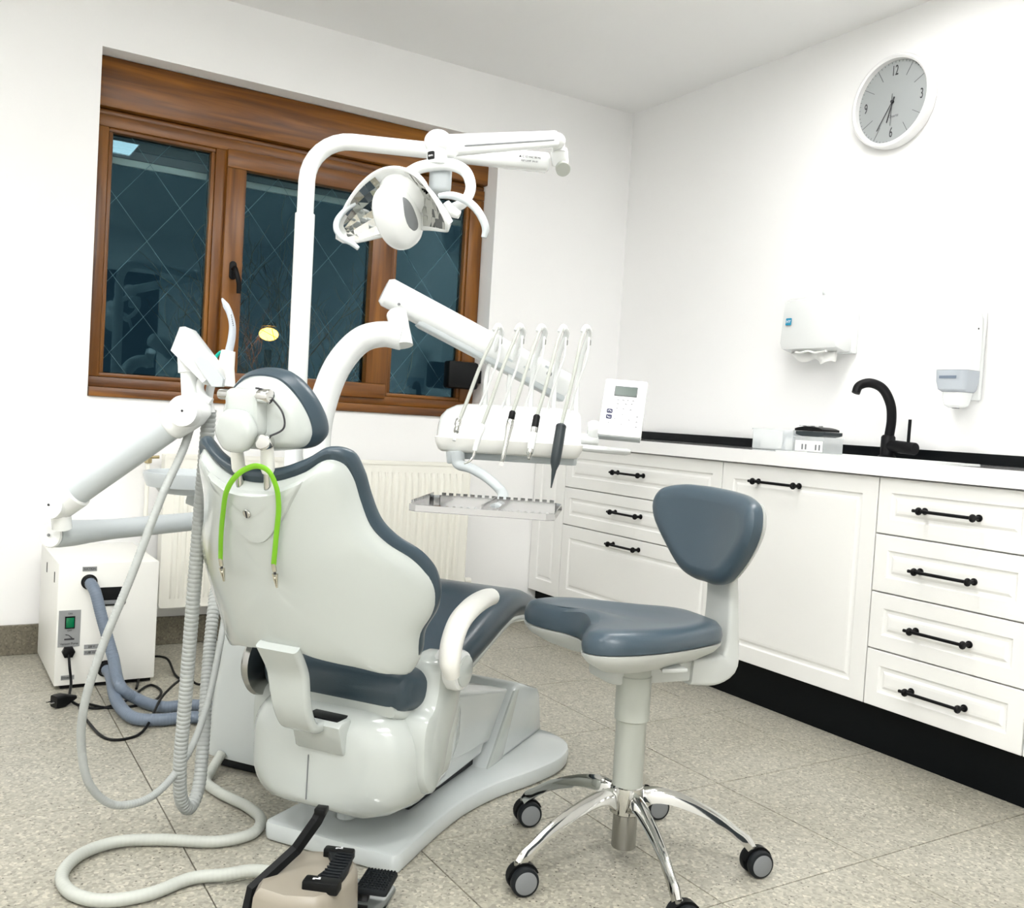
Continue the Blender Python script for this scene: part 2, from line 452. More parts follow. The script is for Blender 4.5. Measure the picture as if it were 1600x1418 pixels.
def stained_shell():
    """white gloss with a yellowed patch on the left flank of the backrest (object space)"""
    m = mat('white_gloss_shell_yellowed', (0.49, 0.525, 0.505), 0.16, coat=0.6)
    nt = m.node_tree; b = nt.nodes['Principled BSDF']; tc = nt.nodes.new('ShaderNodeTexCoord')
    mp = nt.nodes.new('ShaderNodeMapping'); mp.vector_type = 'POINT'
    mp.inputs['Location'].default_value = (0.0, -3.4, -2.5); mp.inputs['Scale'].default_value = (0.1, 17, 12)
    nt.links.new(tc.outputs['Object'], mp.inputs['Vector'])
    n = nt.nodes.new('ShaderNodeTexNoise'); n.inputs['Scale'].default_value = 22; n.inputs['Detail'].default_value = 5; nt.links.new(tc.outputs['Object'], n.inputs['Vector'])
    ln = nt.nodes.new('ShaderNodeVectorMath'); ln.operation = 'LENGTH'; nt.links.new(mp.outputs[0], ln.inputs[0])
    r = nt.nodes.new('ShaderNodeMapRange'); r.inputs[1].default_value = 1.0; r.inputs[2].default_value = 0.2; nt.links.new(ln.outputs['Value'], r.inputs[0])
    mu = nt.nodes.new('ShaderNodeMath'); mu.operation = 'MULTIPLY'; nt.links.new(r.outputs[0], mu.inputs[0]); nt.links.new(n.outputs['Fac'], mu.inputs[1])
    mx = nt.nodes.new('ShaderNodeMix'); mx.data_type = 'RGBA'; mx.inputs[6].default_value = (0.49, 0.525, 0.505, 1); mx.inputs[7].default_value = (0.50, 0.51, 0.22, 1)
    nt.links.new(mu.outputs[0], mx.inputs[0]); nt.links.new(mx.outputs[2], b.inputs['Base Color'])
    return m
M_stain = stained_shell()

def uv_grain(o, along):
    """UVs in metres: u along the grain axis, v across"""
    me = o.data; uv = me.uv_layers.new(name='grain')
    W = MW[o.name]
    for poly in me.polygons:
        for li in poly.loop_indices:
            p = W @ me.vertices[me.loops[li].vertex_index].co
            off = hash(o.name) % 17 * 0.37 if False else sum(ord(ch) for ch in o.name) * 0.137
            if along == 'x': uv.data[li].uv = (p.x + off, p.z + p.y)
            else: uv.data[li].uv = (p.z + off, p.x + p.y)
    return o

# ------------------------------------------------------------------ room shell
XL, XR, YB, YF, ZC = -1.4, 2.985, -1.6, 3.865, 2.546
WX0, WX1, WZ0, WZ1 = 0.502, 2.215, 0.962, 2.256
T = 0.30
fl = box('floor', (XL - .1, YB - .1, -0.10), (XR + .1, YF + .1, -0.006), M_grout); tag(fl, kind='structure', label='beige terrazzo tiled floor')
tile_bm = bmesh.new(); PX, PY = 0.4635, 0.495
add_box(tile_bm, (0, 0, -0.0045), (PX - 0.0028, PY - 0.0028, 0.009), 0.0006, 1)
tile_me = bpy.data.meshes.new('tile'); tile_bm.to_mesh(tile_me); tile_bm.free(); tile_me.materials.append(M_terr)
ix = 0
x = 1.891 - PX * 7
while x < XR + .05:
    y = 1.38 - PY * 6
    while y < YF:
        if x + PX > XL and y + PY > YB:
            t = link('tile', tile_me, None, fl, frame((x + PX / 2, y + PY / 2, 0)))
        y += PY
    x += PX
c = box('ceiling', (XL - .1, YB - .1, ZC), (XR + .1, YF + T, ZC + .1), M_ceil); tag(c, 'plain white ceiling', kind='structure')
bm = bmesh.new()
add_box(bm, ((XL + WX0) / 2, YF + T / 2, ZC / 2), (WX0 - XL, T, ZC))
add_box(bm, ((WX1 + XR) / 2, YF + T / 2, ZC / 2), (XR - WX1, T, ZC))
add_box(bm, ((WX0 + WX1) / 2, YF + T / 2, WZ0 / 2), (WX1 - WX0, T, WZ0))
add_box(bm, ((WX0 + WX1) / 2, YF + T / 2, (WZ1 + ZC) / 2), (WX1 - WX0, T, ZC - WZ1))
tag(link('wall_back', bm, M_wall), 'white wall with the wooden window', kind='structure')
tag(box('wall_right', (XR, YB, 0), (XR + .1, YF + T, ZC), M_wall), 'white wall behind the cabinets', kind='structure')
tag(box('wall_left', (XL - .1, YB, 0), (XL, YF + T, ZC), M_wall), 'white side wall', kind='structure')
bm = bmesh.new()
add_box(bm, ((XL + .95) / 2, YB - .05, ZC / 2), (.95 - XL, .1, ZC)); add_box(bm, ((1.85 + XR) / 2, YB - .05, ZC / 2), (XR - 1.85, .1, ZC)); add_box(bm, (1.4, YB - .05, (2.15 + ZC) / 2), (.9, .1, ZC - 2.15))
tag(link('wall_front', bm, M_wall), 'white wall behind the viewer', kind='structure')
d1 = box('door_1', (0.95, YB - .08, 0), (1.85, YB - .03, 2.15), M_doorwood, bevel=.004); tag(d1, 'dark door', kind='structure')
# skirting in terrazzo, in lengths
def skirting(name, x0, x1):
    o = box(name, (x0, YF - .004, 0.0), (x1, YF + .002, 0.11), M_skirt); tag(o, 'terrazzo skirting', kind='structure')
    x = x0
    while x < x1 - .01:
        e = min(x + .46, x1); box('skirting_tile', (x + .001, YF - .014, 0.0), (e - .001, YF - .001, 0.11), M_skirt, o, bevel=.002, seg=1); x = e
skirting('baseboard_back', XL, 2.54)

# ------------------------------------------------------------------ window
FY0, FY1 = 3.972, 4.045          # frame depth
win = box('window_1', (WX0 + .004, FY0 + .02, 0.965), (WX1 + .012, FY0 + .022, 0.966), M_wood)   # sill line, replaced below
bpy.data.objects.remove(win, do_unlink=True)
win = empty('window_1', (1.36, 3.99, 0.965)); tag(win, 'three pane golden oak window with roller box', kind='structure')
def wbar(name, x0, x1, z0, z1, y0=FY0, y1=FY1, along=None, parent=win, bevel=.004):
    o = box(name, (x0, y0, z0), (x1, y1, z1), M_wood, parent, bevel=bevel)
    uv_grain(o, along or ('x' if (x1 - x0) > (z1 - z0) else 'z')); return o
wbar('roller_box', 0.506, 2.235, 2.066, 2.254, 3.955, 4.06)
wbar('roller_box_trim', 0.512, 2.215, 2.043, 2.064, 3.985, 4.06)
wbar('sill_board', 0.505, 2.213, 0.963, 0.999, 3.852, 4.05)
wbar('frame_top', 0.512, 2.212, 1.995, 2.042)
wbar('frame_bottom', 0.512, 2.212, 1.0, 1.040)
wbar('frame_left', 0.512, 0.553, 1.04, 1.995)
wbar('frame_right', 2.140, 2.212, 1.04, 1.995)
wbar('mullion', 0.957, 1.003, 1.04, 1.995)
wbar('mullion', 1.742, 1.765, 1.04, 1.995)
# glazing beads of the two fixed lights
def beads(x0, x1, z0, z1, w_, y0, y1, nm='glazing_bead'):
    wbar(nm, x0, x1, z1 - w_, z1, y0, y1); wbar(nm, x0, x1, z0, z0 + w_, y0, y1)
    wbar(nm, x0, x0 + w_, z0 + w_, z1 - w_, y0, y1); wbar(nm, x1 - w_, x1, z0 + w_, z1 - w_, y0, y1)
beads(0.553, 0.957, 1.04, 1.995, .016, 3.978, 4.03)
beads(1.765, 2.140, 1.04, 1.995, .016, 3.978, 4.03)
# opening sash
sash = empty('sash', (1.37, 3.96, 1.03)); sash.parent = win; sash.matrix_local = MW['window_1'].inverted() @ MW[sash.name]
wbar('sash_rail', 1.000, 1.748, 1.925, 2.000, 3.952, 4.03, parent=sash); wbar('sash_rail', 1.000, 1.748, 1.028, 1.093, 3.952, 4.03, parent=sash)
wbar('sash_stile', 1.000, 1.080, 1.093, 1.925, 3.952, 4.03, parent=sash); wbar('sash_stile', 1.650, 1.748, 1.093, 1.925, 3.952, 4.03, parent=sash)
for x0, x1, z0, z1, py in ((0.566, 0.944, 1.053, 1.982, 4.005), (1.078, 1.652, 1.090, 1.928, 3.995), (1.778, 2.127, 1.053, 1.982, 4.005)):
    pane = box('pane', (x0, py, z0), (x1, py + .0015, z1), M_glass, win, smooth=False)
    # dark spacer round the glazing and the diagonal strips between the panes
    bm = bmesh.new(); q = py + .012
    for a, b, c_, d_ in ((x0, x0 + .008, z0, z1), (x1 - .008, x1, z0, z1), (x0, x1, z0, z0 + .008), (x0, x1, z1 - .008, z1)):
        add_box(bm, ((a + b) / 2, q, (c_ + d_) / 2), (b - a, .01, d_ - c_))
    link('glazing_spacer', bm, M_black, pane)
    bm = bmesh.new()
    sl = 1.25; per = 0.30
    for sgn in (1, -1):
        k = -12
        while k < 14:
            cpt = k * per + (0.05 if sgn > 0 else 0.12)
            # z = z0 + sgn*sl*(x-x0) + c
            seg_ = []
            for xx in (x0, x1):
                zz = z0 + sgn * sl * (xx - x0) + cpt; seg_.append((xx, zz))
            (xa, za), (xb, zb) = seg_
            def clip(xa, za, xb, zb):
                t0, t1 = 0.0, 1.0; dz = zb - za
                lo, hi = (z0 - za) / dz, (z1 - za) / dz
                if lo > hi: lo, hi = hi, lo
                t0 = max(t0, lo); t1 = min(t1, hi)
                return (t0, t1) if t1 - t0 > .01 else None
            r_ = clip(xa, za, xb, zb)
            if r_:
                A = Vector((xa + (xb - xa) * r_[0], q - .005, za + (zb - za) * r_[0])); B = Vector((xa + (xb - xa) * r_[1], q - .005, za + (zb - za) * r_[1]))
                add_tube(bm, [A, B], .0011, seg=5, smooth=1)
            k += 1
    g_ = link('diagonal_strips', bm, M_cham, pane); g_['kind'] = 'stuff'
# handle
hd = empty('window_handle', (1.043, 3.945, 1.47)); hd.parent = win; hd.matrix_local = MW['window_1'].inverted() @ MW[hd.name]
prism('handle_rose', rrect(.028, .075, .013, cx=1.040, cy=1.510), 0, .012, M_black, hd, mapf=lambda x, y, z: Vector((x, 3.953 - z, y)), bevel=.003)
tube('handle_lever', [(1.040, 3.945, 1.515), (1.040, 3.915, 1.515), (1.044, 3.905, 1.495), (1.056, 3.905, 1.455), (1.058, 3.91, 1.415)], [.009, .010, .0105, .0105, .009], M_black, hd)
# roller shutter outside, partly lowered
sh = empty('roller_shutter', (1.36, 4.10, 1.90)); tag(sh, 'roller shutter lowered a little outside the window top', 'shutter')
zz = 1.915
while zz < 2.10:
    box('slat', (0.52, 4.095, zz), (2.2, 4.104, zz + .036), M_shutter, sh, bevel=.003, seg=1); zz += .038
box('end_bar', (0.52, 4.090, 1.886), (2.2, 4.108, 1.913), M_shutbar, sh, bevel=.003)
# outside: street lamp behind bare twigs
sl_ = empty('street_lamp', (2.60, 8.3, -1.0)); tag(sl_, 'glowing orange street lamp outside behind twigs', 'street lamp')
lp = Vector((2.5284, 8.3000, 1.5899))
sl_.location = (lp.x, lp.y, -1.0); MW[sl_.name] = Matrix.Translation((lp.x, lp.y, -1.0))
tube('lamp_post', [(lp.x, lp.y, -1), (lp.x, lp.y, lp.z - .14)], .035, M_black, sl_, smooth=1)
ball('lamp_globe', lp, .070, M_street, sl_, scale=(1.2, 1, .8))
lathe('lamp_cap', (lp.x, lp.y, lp.z + .07), (0, 0, 1), [(0, .07), (.03, .06), (.05, .03), (.06, .0)], M_black, sl_)
bush = empty('bare_shrub', (lp.x, 8.08, 0.1)); tag(bush, 'bare twiggy shrub lit by the street lamp outside', 'shrub')
bm = bmesh.new(); rs = random.Random(3)
def twig(bm, p, d, L, r, lev):
    pts = [p]; q = p.copy(); dd = d.copy()
    for i in range(4):
        dd = (dd + Vector((rs.uniform(-.35, .35), rs.uniform(-.3, .3), rs.uniform(-.12, .25)))).normalized(); q = q + dd * L / 4; pts.append(q.copy())
    add_tube(bm, pts, [r, r * .9, r * .75, r * .6, r * .4], seg=4, smooth=1)
    if lev > 0:
        for i in range(3):
            k = rs.randint(1, 4); nd = (dd + Vector((rs.uniform(-1, 1), rs.uniform(-.7, .7), rs.uniform(-.3, .9)))).normalized()
            twig(bm, pts[k], nd, L * .62, r * .6, lev - 1)
for i in range(13):
    twig(bm, Vector((lp.x - .26 + i * .045, 8.12 + rs.uniform(-.08, .08), .1)), Vector((rs.uniform(-.15, .15), 0, 1)), 1.25, .009, 3)
tw = link('twig', bm, M_twig, bush); tw['kind'] = 'stuff'

# ------------------------------------------------------------------ ceiling lights: one mirrored in the window, the others added as fill
for i, ((px_, py_), (sx, sy)) in enumerate(PANELS):
    lab = ['flat white LED panel on the ceiling over the dental chair', 'flat white LED panel on the ceiling behind the viewer', 'flat white LED panel on the ceiling nearest the dark door', 'flat white LED panel on the ceiling along the left wall', 'flat white LED panel on the ceiling above the stool'][i]
    e = empty('ceiling_light', (px_, py_, ZC - .03)); tag(e, lab, 'ceiling light', 'ceiling LED panels')
    bm = bmesh.new(); z = ZC - .014
    add_box(bm, (px_, py_ - sy / 2, z), (sx + .02, .02, .026)); add_box(bm, (px_, py_ + sy / 2, z), (sx + .02, .02, .026))
    add_box(bm, (px_ - sx / 2, py_, z), (.02, sy, .026)); add_box(bm, (px_ + sx / 2, py_, z), (.02, sy, .026))
    link('panel_frame', bm, M_alu, e)
    box('diffuser', (px_ - sx / 2 + .01, py_ - sy / 2 + .01, ZC - .02), (px_ + sx / 2 - .01, py_ + sy / 2 - .01, ZC - .008), M_lens[i], e, smooth=False)

# ------------------------------------------------------------------ radiator
rad = empty('radiator', (1.43, 3.79, 0.15)); tag(rad, 'cream white flat panel radiator under the window', 'radiator')
RX0, RX1, RZ0, RZ1, RY = 0.775, 2.10, 0.165, 0.755, 3.760
bm = bmesh.new()
nfl = 40; pitch = (RX1 - RX0 - .06) / nfl
prof = [(RX0, 0.0), (RX0 + .03, 0.0)]
for i in range(nfl):
    a = RX0 + .03 + i * pitch
    prof += [(a + pitch * .12, -.0), (a + pitch * .30, -.009), (a + pitch * .70, -.009), (a + pitch * .88, 0.0)]
prof += [(RX1 - .03, 0.0), (RX1, 0.0)]
rows = [(RZ0, 0), (RZ0 + .035, 0), (RZ0 + .06, 1), (RZ1 - .07, 1), (RZ1 - .045, 0), (RZ1 - .01, 0)]
vv = [[bm.verts.new((px_, RY + o_ * k, z_)) for px_, o_ in prof] for z_, k in rows]
for a, b in zip(vv[:-1], vv[1:]):
    for i in range(len(prof) - 1): bm.faces.new((a[i], a[i + 1], b[i + 1], b[i]))
link('front_panel', bm, M_radiator, rad)
box('back_panel', (RX0, RY + .05, RZ0), (RX1, RY + .062, RZ1 - .012), M_radiator, rad, bevel=.003)
box('side_cover', (RX0 - .004, RY - .004, RZ0 + .01), (RX0, RY + .064, RZ1), M_radiator, rad)
box('side_cover', (RX1, RY - .004, RZ0 + .01), (RX1 + .004, RY + .064, RZ1), M_radiator, rad)
bm = bmesh.new()
add_box(bm, ((RX0 + RX1) / 2, RY + .001, RZ1 - .005), (RX1 - RX0, .008, .014)); add_box(bm, ((RX0 + RX1) / 2, RY + .06, RZ1 - .005), (RX1 - RX0, .008, .014))
for i in range(60):
    add_box(bm, (RX0 + (i + .5) * (RX1 - RX0) / 60, RY + .03, RZ1 - .004), (.010, .056, .004))
link('top_grille', bm, M_radiator, rad)
tube('supply_pipe', [(RX0 - .06, RY + .03, .30), (RX0 - .06, RY + .03, .72)], .008, M_radiator, rad, smooth=1)
tube('supply_pipe', [(RX0 - .06, RY + .03, .30), (RX0 - .03, RY + .03, .285), (RX0 + .01, RY + .03, .285)], .008, M_radiator, rad)
lathe('valve', (RX0 - .06, RY + .03, .72), (0, 0, 1), [(0, .010), (.002, .014), (.02, .014), (.022, .009), (.04, .009), (.042, .012), (.055, .012)], M_brass, rad)
tube('valve_spindle', [(RX0 - .02, RY + .03, .745), (RX0 - .13, RY + .03, .745), (RX0 - .14, RY + .03, .77)], .006, M_brass, rad, smooth=2)
lathe('bleed_knob', (RX1 + .006, RY + .03, .215), (1, 0, 0), [(0, .008), (.012, .008), (.014, .015), (.045, .015), (.048, .010)], M_radiator, rad)
cyl('valve_stub', (RX1 - .002, RY + .03, .215), (RX1 + .012, RY + .03, .215), .014, M_black, rad)

# ------------------------------------------------------------------ kitchen style cabinets on the right
CX = 2.52            # door faces
KZ = 0.150; TZ = 0.862
def handle(parent, yc, z, L=0.17, px=CX):
    h = empty('handle', (px, yc, z)); h.parent = parent; h.matrix_local = world_of(parent).inverted() @ MW[h.name]
    bm = bmesh.new()
    add_tube(bm, [(px - .032, yc - L / 2 - .006, z), (px - .032, yc + L / 2 + .020, z)], .0050, seg=10, smooth=1)
    link('bar', bm, M_blackm, h)
    for s in (-1, 1):
        bm = bmesh.new(); add_lathe(bm, (px, yc + s * L / 2, z), (-1, 0, 0), [(0, .0105), (.0025, .0105), (.004, .0058), (.030, .0058)], 16)
        add_lathe(bm, (px - .032, yc + s * L / 2 - .006, z), (0, 1, 0), [(0, .006), (.001, .010), (.004, .0118), (.008, .0118), (.011, .010), (.012, .006)], 20)
        link('mount', bm, M_blackm, h)
    return h
def front(name, parent, y0, y1, z0, z1, frame_w=.055):
    """routed shaker style front: slab with a raised and fielded panel"""
    g = .0022; y0 += g; y1 -= g; z0 += g; z1 -= g
    o = empty(name, (CX, (y0 + y1) / 2, z0)); o.parent = parent; o.matrix_local = world_of(parent).inverted() @ MW[o.name]
    bm = bmesh.new()
    a = min(frame_w, (z1 - z0) * .26)
    loops = [(0, 0.018), (0, 0.0015), (.0015, 0), (a, 0), (a + .004, .0045), (a + .008, .0055), (a + .014, .0055), (a + .022, .0015), (a + .030, .0008)]
    rings = []
    for ins, dx in loops:
        rings.append([Vector((CX + dx, y0 + ins, z0 + ins)), Vector((CX + dx, y1 - ins, z0 + ins)), Vector((CX + dx, y1 - ins, z1 - ins)), Vector((CX + dx, y0 + ins, z1 - ins))])
    vr = [[bm.verts.new(p) for p in r] for r in rings]
    for p, q in zip(vr[:-1], vr[1:]):
        for i in range(4): bm.faces.new((p[i], p[(i + 1) % 4], q[(i + 1) % 4], q[i]))
    bm.faces.new(vr[-1]); bm.faces.new(vr[0])
    link('panel', bm, M_lacq, o, smooth=False)
    return o
def carcass(name, y0, y1, label):
    c_ = empty(name, (CX + .02, (y0 + y1) / 2, KZ)); tag(c_, label, 'cabinet', 'base cabinets along the right wall')
    box('body', (CX + .021, y0 + .001, KZ), (XR - .002, y1 - .001, TZ), M_lacq, c_, bevel=.001, seg=1)
    return c_
A = carcass('base_cabinet', 2.586, 3.600, 'white base cabinet with two wide drawers over a deep door, behind the stool')
for z0, z1, hz in ((.674, .862, .770), (.501, .674, .600)):
    f_ = front('drawer', A, 2.586, 3.600, z0, z1); handle(f_, 3.125, hz)
f_ = front('door', A, 2.586, 3.600, KZ, .501); handle(f_, 3.125, .462)
B = carcass('base_cabinet', 1.903, 2.586, 'white base cabinet with one tall panelled door under the black tap')
f_ = front('door', B, 1.903, 2.586, KZ, .862); handle(f_, 2.31, .803, .185)
Cc = carcass('base_cabinet', 1.395, 1.903, 'white base cabinet with four stacked drawers at the right')
for z0, z1, hz in ((.686, .862, .772), (.506, .686, .592), (.328, .506, .414), (KZ, .328, .232)):
    f_ = front('drawer', Cc, 1.395, 1.903, z0, z1); handle(f_, 1.652, hz)
Dd = carcass('base_cabinet', 0.75, 1.395, 'white base cabinet cut by the right edge of the picture')
f_ = front('door', Dd, 0.75, 1.395, KZ, .862); handle(f_, 0.9, .803)
Ee = carcass('base_cabinet', 3.600, YF - .003, 'narrow white corner cabinet beside the radiator wall')
f_ = front('door', Ee, 3.600, YF - .003, KZ, .862, .06)
pl = box('plinth', (2.566, 0.75, 0.0), (2.585, YF - .003, KZ - .001), M_kick); tag(pl, 'black plinth board under the white cabinets', 'plinth')
# worktop with basin
wt = empty('worktop', (2.74, 2.3, .865)); tag(wt, 'white worktop with black upstand along the right wall', 'worktop')
SX0, SX1, SY0, SY1 = 2.58, 2.83, 1.78, 2.38
bm = bmesh.new()
for a, b, c_, d_ in ((2.498, SX0, .75, YF - .003), (SX1, XR - .002, .75, YF - .003), (SX0, SX1, .75, SY0), (SX0, SX1, SY1, YF - .003)):
    add_box(bm, ((a + b) / 2, (c_ + d_) / 2, .8895), (b - a, d_ - c_, .049))
bmesh.ops.remove_doubles(bm, verts=bm.verts, dist=1e-5)
link('slab', bm, M_top, wt, smooth=False)
box('upstand', (XR - .022, .75, .9145), (XR - .002, YF - .003, .951), M_kick, wt, bevel=.002)
bm = bmesh.new()
o1 = rrect(SX1 - SX0 + .03, SY1 - SY0 + .03, .03, 5, (SX0 + SX1) / 2, (SY0 + SY1) / 2); o2 = rrect(SX1 - SX0 - .02, SY1 - SY0 - .02, .05, 5, (SX0 + SX1) / 2, (SY0 + SY1) / 2); o3 = rrect(SX1 - SX0 - .06, SY1 - SY0 - .06, .05, 5, (SX0 + SX1) / 2, (SY0 + SY1) / 2)
rings = [[Vector((x, y, .9142)) for x, y in o1], [Vector((x, y, .9175)) for x, y in o1], [Vector((x, y, .9175)) for x, y in o2], [Vector((x, y, .80)) for x, y in o3]]
ring_loft(bm, rings, False, True)
link('basin', bm, M_white, wt)
# tap
fx, fy = 2.873, 2.146
tp = empty('tap', (fx, fy, .915)); tag(tp, 'matt black swan neck mixer tap standing behind the basin', 'tap')
lathe('tap_base', (fx, fy, .9152), (0, 0, 1), [(0, .030), (.006, .030), (.008, .024), (.072, .024), (.078, .020), (.080, .016)], M_blackm, tp)
tube('spout', [(fx, fy - .002, .985), (2.8680, 2.1347, 1.0501), (2.8500, 2.1313, 1.1051), (2.8300, 2.1547, 1.1572), (2.8000, 2.1860, 1.1730), (2.7800, 2.2121, 1.1604), (2.7700, 2.2155, 1.1349)], [.0165, .0165, .0165, .0165, .0165, .0155, .0145], M_blackm, tp, seg=18)
cyl('mixer_body', (fx, fy, .958), (fx - .01, fy - .118, .952), .0215, M_blackm, tp, bevel=.004)
tube('lever', [(fx - .01, fy - .088, .965), (fx - .01, fy - .089, 1.052)], .0055, M_blackm, tp, smooth=1)

# clear boxes on the worktop
def clear_box(name, x0, x1, y0, y1, z0, z1, lab):
    e = empty(name, ((x0 + x1) / 2, (y0 + y1) / 2, z0)); tag(e, lab, 'box')
    bm = bmesh.new(); t = .002
    for a in ((x0, x0 + t, y0, y1), (x1 - t, x1, y0, y1), (x0, x1, y0, y0 + t), (x0, x1, y1 - t, y1)):
        add_box(bm, ((a[0] + a[1]) / 2, (a[2] + a[3]) / 2, (z0 + z1) / 2), (a[1] - a[0], a[3] - a[2], z1 - z0))
    add_box(bm, ((x0 + x1) / 2, (y0 + y1) / 2, z0 + .002), (x1 - x0, y1 - y0, .003))
    link('shell', bm, M_clear, e, smooth=False)
    bm = bmesh.new()
    for a in ((x0 - .003, x0 + .002, y0 - .003, y1 + .003), (x1 - .002, x1 + .003, y0 - .003, y1 + .003), (x0, x1, y0 - .003, y0 + .002), (x0, x1, y1 - .002, y1 + .003)):
        add_box(bm, ((a[0] + a[1]) / 2, (a[2] + a[3]) / 2, z1 - .001), (a[1] - a[0], a[3] - a[2], .005))
    link('rim', bm, M_clear, e, smooth=False)
    return e
cb1 = clear_box('storage_box', 2.72, 2.82, 2.440, 2.640, .9155, .992, 'clear plastic box with white contents on the worktop')
box('folded_pads', (2.735, 2.462, .919), (2.80, 2.615, .955), M_paper, cb1, bevel=.006)
box('divider', (2.722, 2.488, .919), (2.818, 2.491, .985), M_tint, cb1)
cb2 = clear_box('storage_box', 2.72, 2.82, 2.295, 2.430, .9155, .972, 'clear plastic box holding up the dark grey tray beside the tap')
box('label_card', (2.7175, 2.300, .919), (2.7190, 2.425, .958), M_paper, cb2)
for k in range(4):
    box('print_bar', (2.7165, 2.31 + k * .016 + (0 if k < 2 else .03), .925), (2.7173, 2.316 + k * .016 + (0 if k < 2 else .03), .945), M_lightink, cb2)
cs = empty('instrument_case', (2.77, 2.36, .974)); tag(cs, 'dark grey hinged plastic case lying open on the clear box', 'case')
bm = bmesh.new()
for i in range(7):
    pass
def clam(yy0, yy1, z0, z1, bow, m, nm):
    bm = bmesh.new(); rings = []
    for k in range(9):
        t = k / 8; y = yy0 + (yy1 - yy0) * t; s_ = math.sin(PI * t) ** .5 if 0 < t < 1 else .25
        h0 = z0 - bow * s_; h1 = z1
        rings.append([Vector((2.722, y, h0)), Vector((2.722, y, h1)), Vector((2.815, y, h1)), Vector((2.815, y, h0))])
    ring_loft(bm, rings); return link(nm, bm, m, cs)
clam(2.296, 2.430, .984, .992, .013, M_darkgrey, 'case_base')
clam(2.310, 2.436, .998, .993, -.012, M_black, 'case_lid')
for k in range(6): box('tooth', (2.722, 2.318 + k * .018, 1.0095), (2.735, 2.326 + k * .018, 1.013), M_clear if k % 2 else M_midgrey, cs)

# paper towel dispenser
td = empty('towel_dispenser', (XR, 2.53, 1.29)); tag(td, 'white wall mounted paper towel dispenser with blue logo', 'dispenser')
bm = bmesh.new()
# side profile (x,z): top back .. front .. bottom front .. bottom back
def side_ring(y, ins=0):
    return [Vector((XR - .001, y, 1.522 - ins)), Vector((XR - .085, y, 1.515 - ins)), Vector((XR - .110 + ins, y, 1.500 - ins)), Vector((XR - .122 + ins, y, 1.335)), Vector((XR - .112 + ins, y, 1.312 + ins)), Vector((XR - .060, y, 1.300 + ins)), Vector((XR - .001, y, 1.302 + ins))]
ring_loft(bm, [side_ring(2.400, .010), side_ring(2.404, .003), side_ring(2.412), side_ring(2.662), side_ring(2.670, .003), side_ring(2.674, .010)])
link('cover', bm, M_white, td)
box('back_plate', (XR - .030, 2.392, 1.296), (XR - .001, 2.680, 1.524), M_white, td, bevel=.006)
bm = bmesh.new()
ys = [2.645 - i * .0155 for i in range(15)]
top = []; bot = []
for i, y in enumerate(ys):
    zt = 1.308; zb = 1.268 + .006 * math.sin(i * 1.1) - (.010 if i > 9 else 0)
    if i < 3: zb = 1.300 - i * .010
    top.append(bm.verts.new((XR - .07 - .006 * math.sin(i * .9), y, zt))); bot.append(bm.verts.new((XR - .085 - .012 * math.sin(i * .7), y - .004, zb)))
for i in range(14): bm.faces.new((top[i], top[i + 1], bot[i + 1], bot[i]))
pt = link('paper_towel', bm, M_paper, td)
sm = pt.modifiers.new('t', 'SOLIDIFY'); sm.thickness = .0012
bm = bmesh.new()
for i in range(9):
    y = 2.600 - i * .02
tube('paper_fold', [(XR - .10, 2.60, 1.300), (XR - .108, 2.575, 1.296), (XR - .104, 2.54, 1.302), (XR - .108, 2.50, 1.294), (XR - .106, 2.45, 1.300)], .004, M_paper, td, flat=(1, 2.2))
Flogo = frame_axes((XR - .1215, 2.632, 1.418), Vector((0, -1, 0)), Vector((.07, 0, 1)).normalized(), Vector((-1, 0, .07)).normalized())
prism('logo_patch', rrect(.028, .028, .003), 0, .0014, M_bluelogo, td, Flogo)
text('logo_letters', 'HY', .017, M_whiteink, frame_axes((XR - .1231, 2.632, 1.418), Vector((0, -1, 0)), Vector((.07, 0, 1)).normalized(), Vector((-1, 0, .07)).normalized()), td)

# soap dispenser
sd = empty('soap_dispenser', (XR, 1.93, 1.10)); tag(sd, 'white lever soap dispenser with a tinted window on the right wall', 'dispenser')
def sd_loft(nm, zs, m, seg_n=4):
    bm = bmesh.new(); rings = []
    for z, hw, d0, d1, r in zs:
        rings.append([Vector((XR - (d0 + d1) / 2 + p[0], 1.928 + p[1], z)) for p in rrect(d1 - d0, hw * 2, r, seg_n)])
    ring_loft(bm, rings); return link(nm, bm, m, sd)
box('wall_bracket', (XR - .022, 1.878, 1.125), (XR - .001, 1.978, 1.425), M_white, sd, bevel=.008)
sd_loft('cover', [(1.222, .056, .020, .118, .02), (1.30, .057, .020, .108, .02), (1.395, .053, .020, .085, .02), (1.42, .046, .020, .072, .02), (1.43, .034, .022, .06, .012)], M_white)
sd_loft('window_cup', [(1.150, .042, .022, .100, .02), (1.158, .050, .022, .112, .02), (1.185, .055, .020, .117, .02), (1.221, .056, .020, .118, .02)], M_tint)
sd_loft('soap_level', [(1.156, .044, .026, .108, .02), (1.186, .050, .026, .113, .02), (1.187, .048, .028, .111, .02)], M_paper)
sd_loft('pump_nozzle', [(1.098, .020, .045, .085, .012), (1.106, .028, .030, .100, .014), (1.130, .033, .024, .105, .014), (1.149, .036, .022, .100, .014)], M_white)
box('drip_slot', (XR - .075, 1.918, 1.0955), (XR - .060, 1.936, 1.0985), M_midgrey, sd)
Fs = frame_axes((XR - .1195, 1.930, 1.205), Vector((0, -1, 0)), Vector((0, 0, 1)), Vector((-1, 0, 0)))
box('print_strip', (XR - .1195, 1.900, 1.193), (XR - .1180, 1.962, 1.202), M_bluehose, sd)
cyl('screw', (XR - .058, 1.8775, 1.36), (XR - .058, 1.8725, 1.36), .003, M_black, sd)
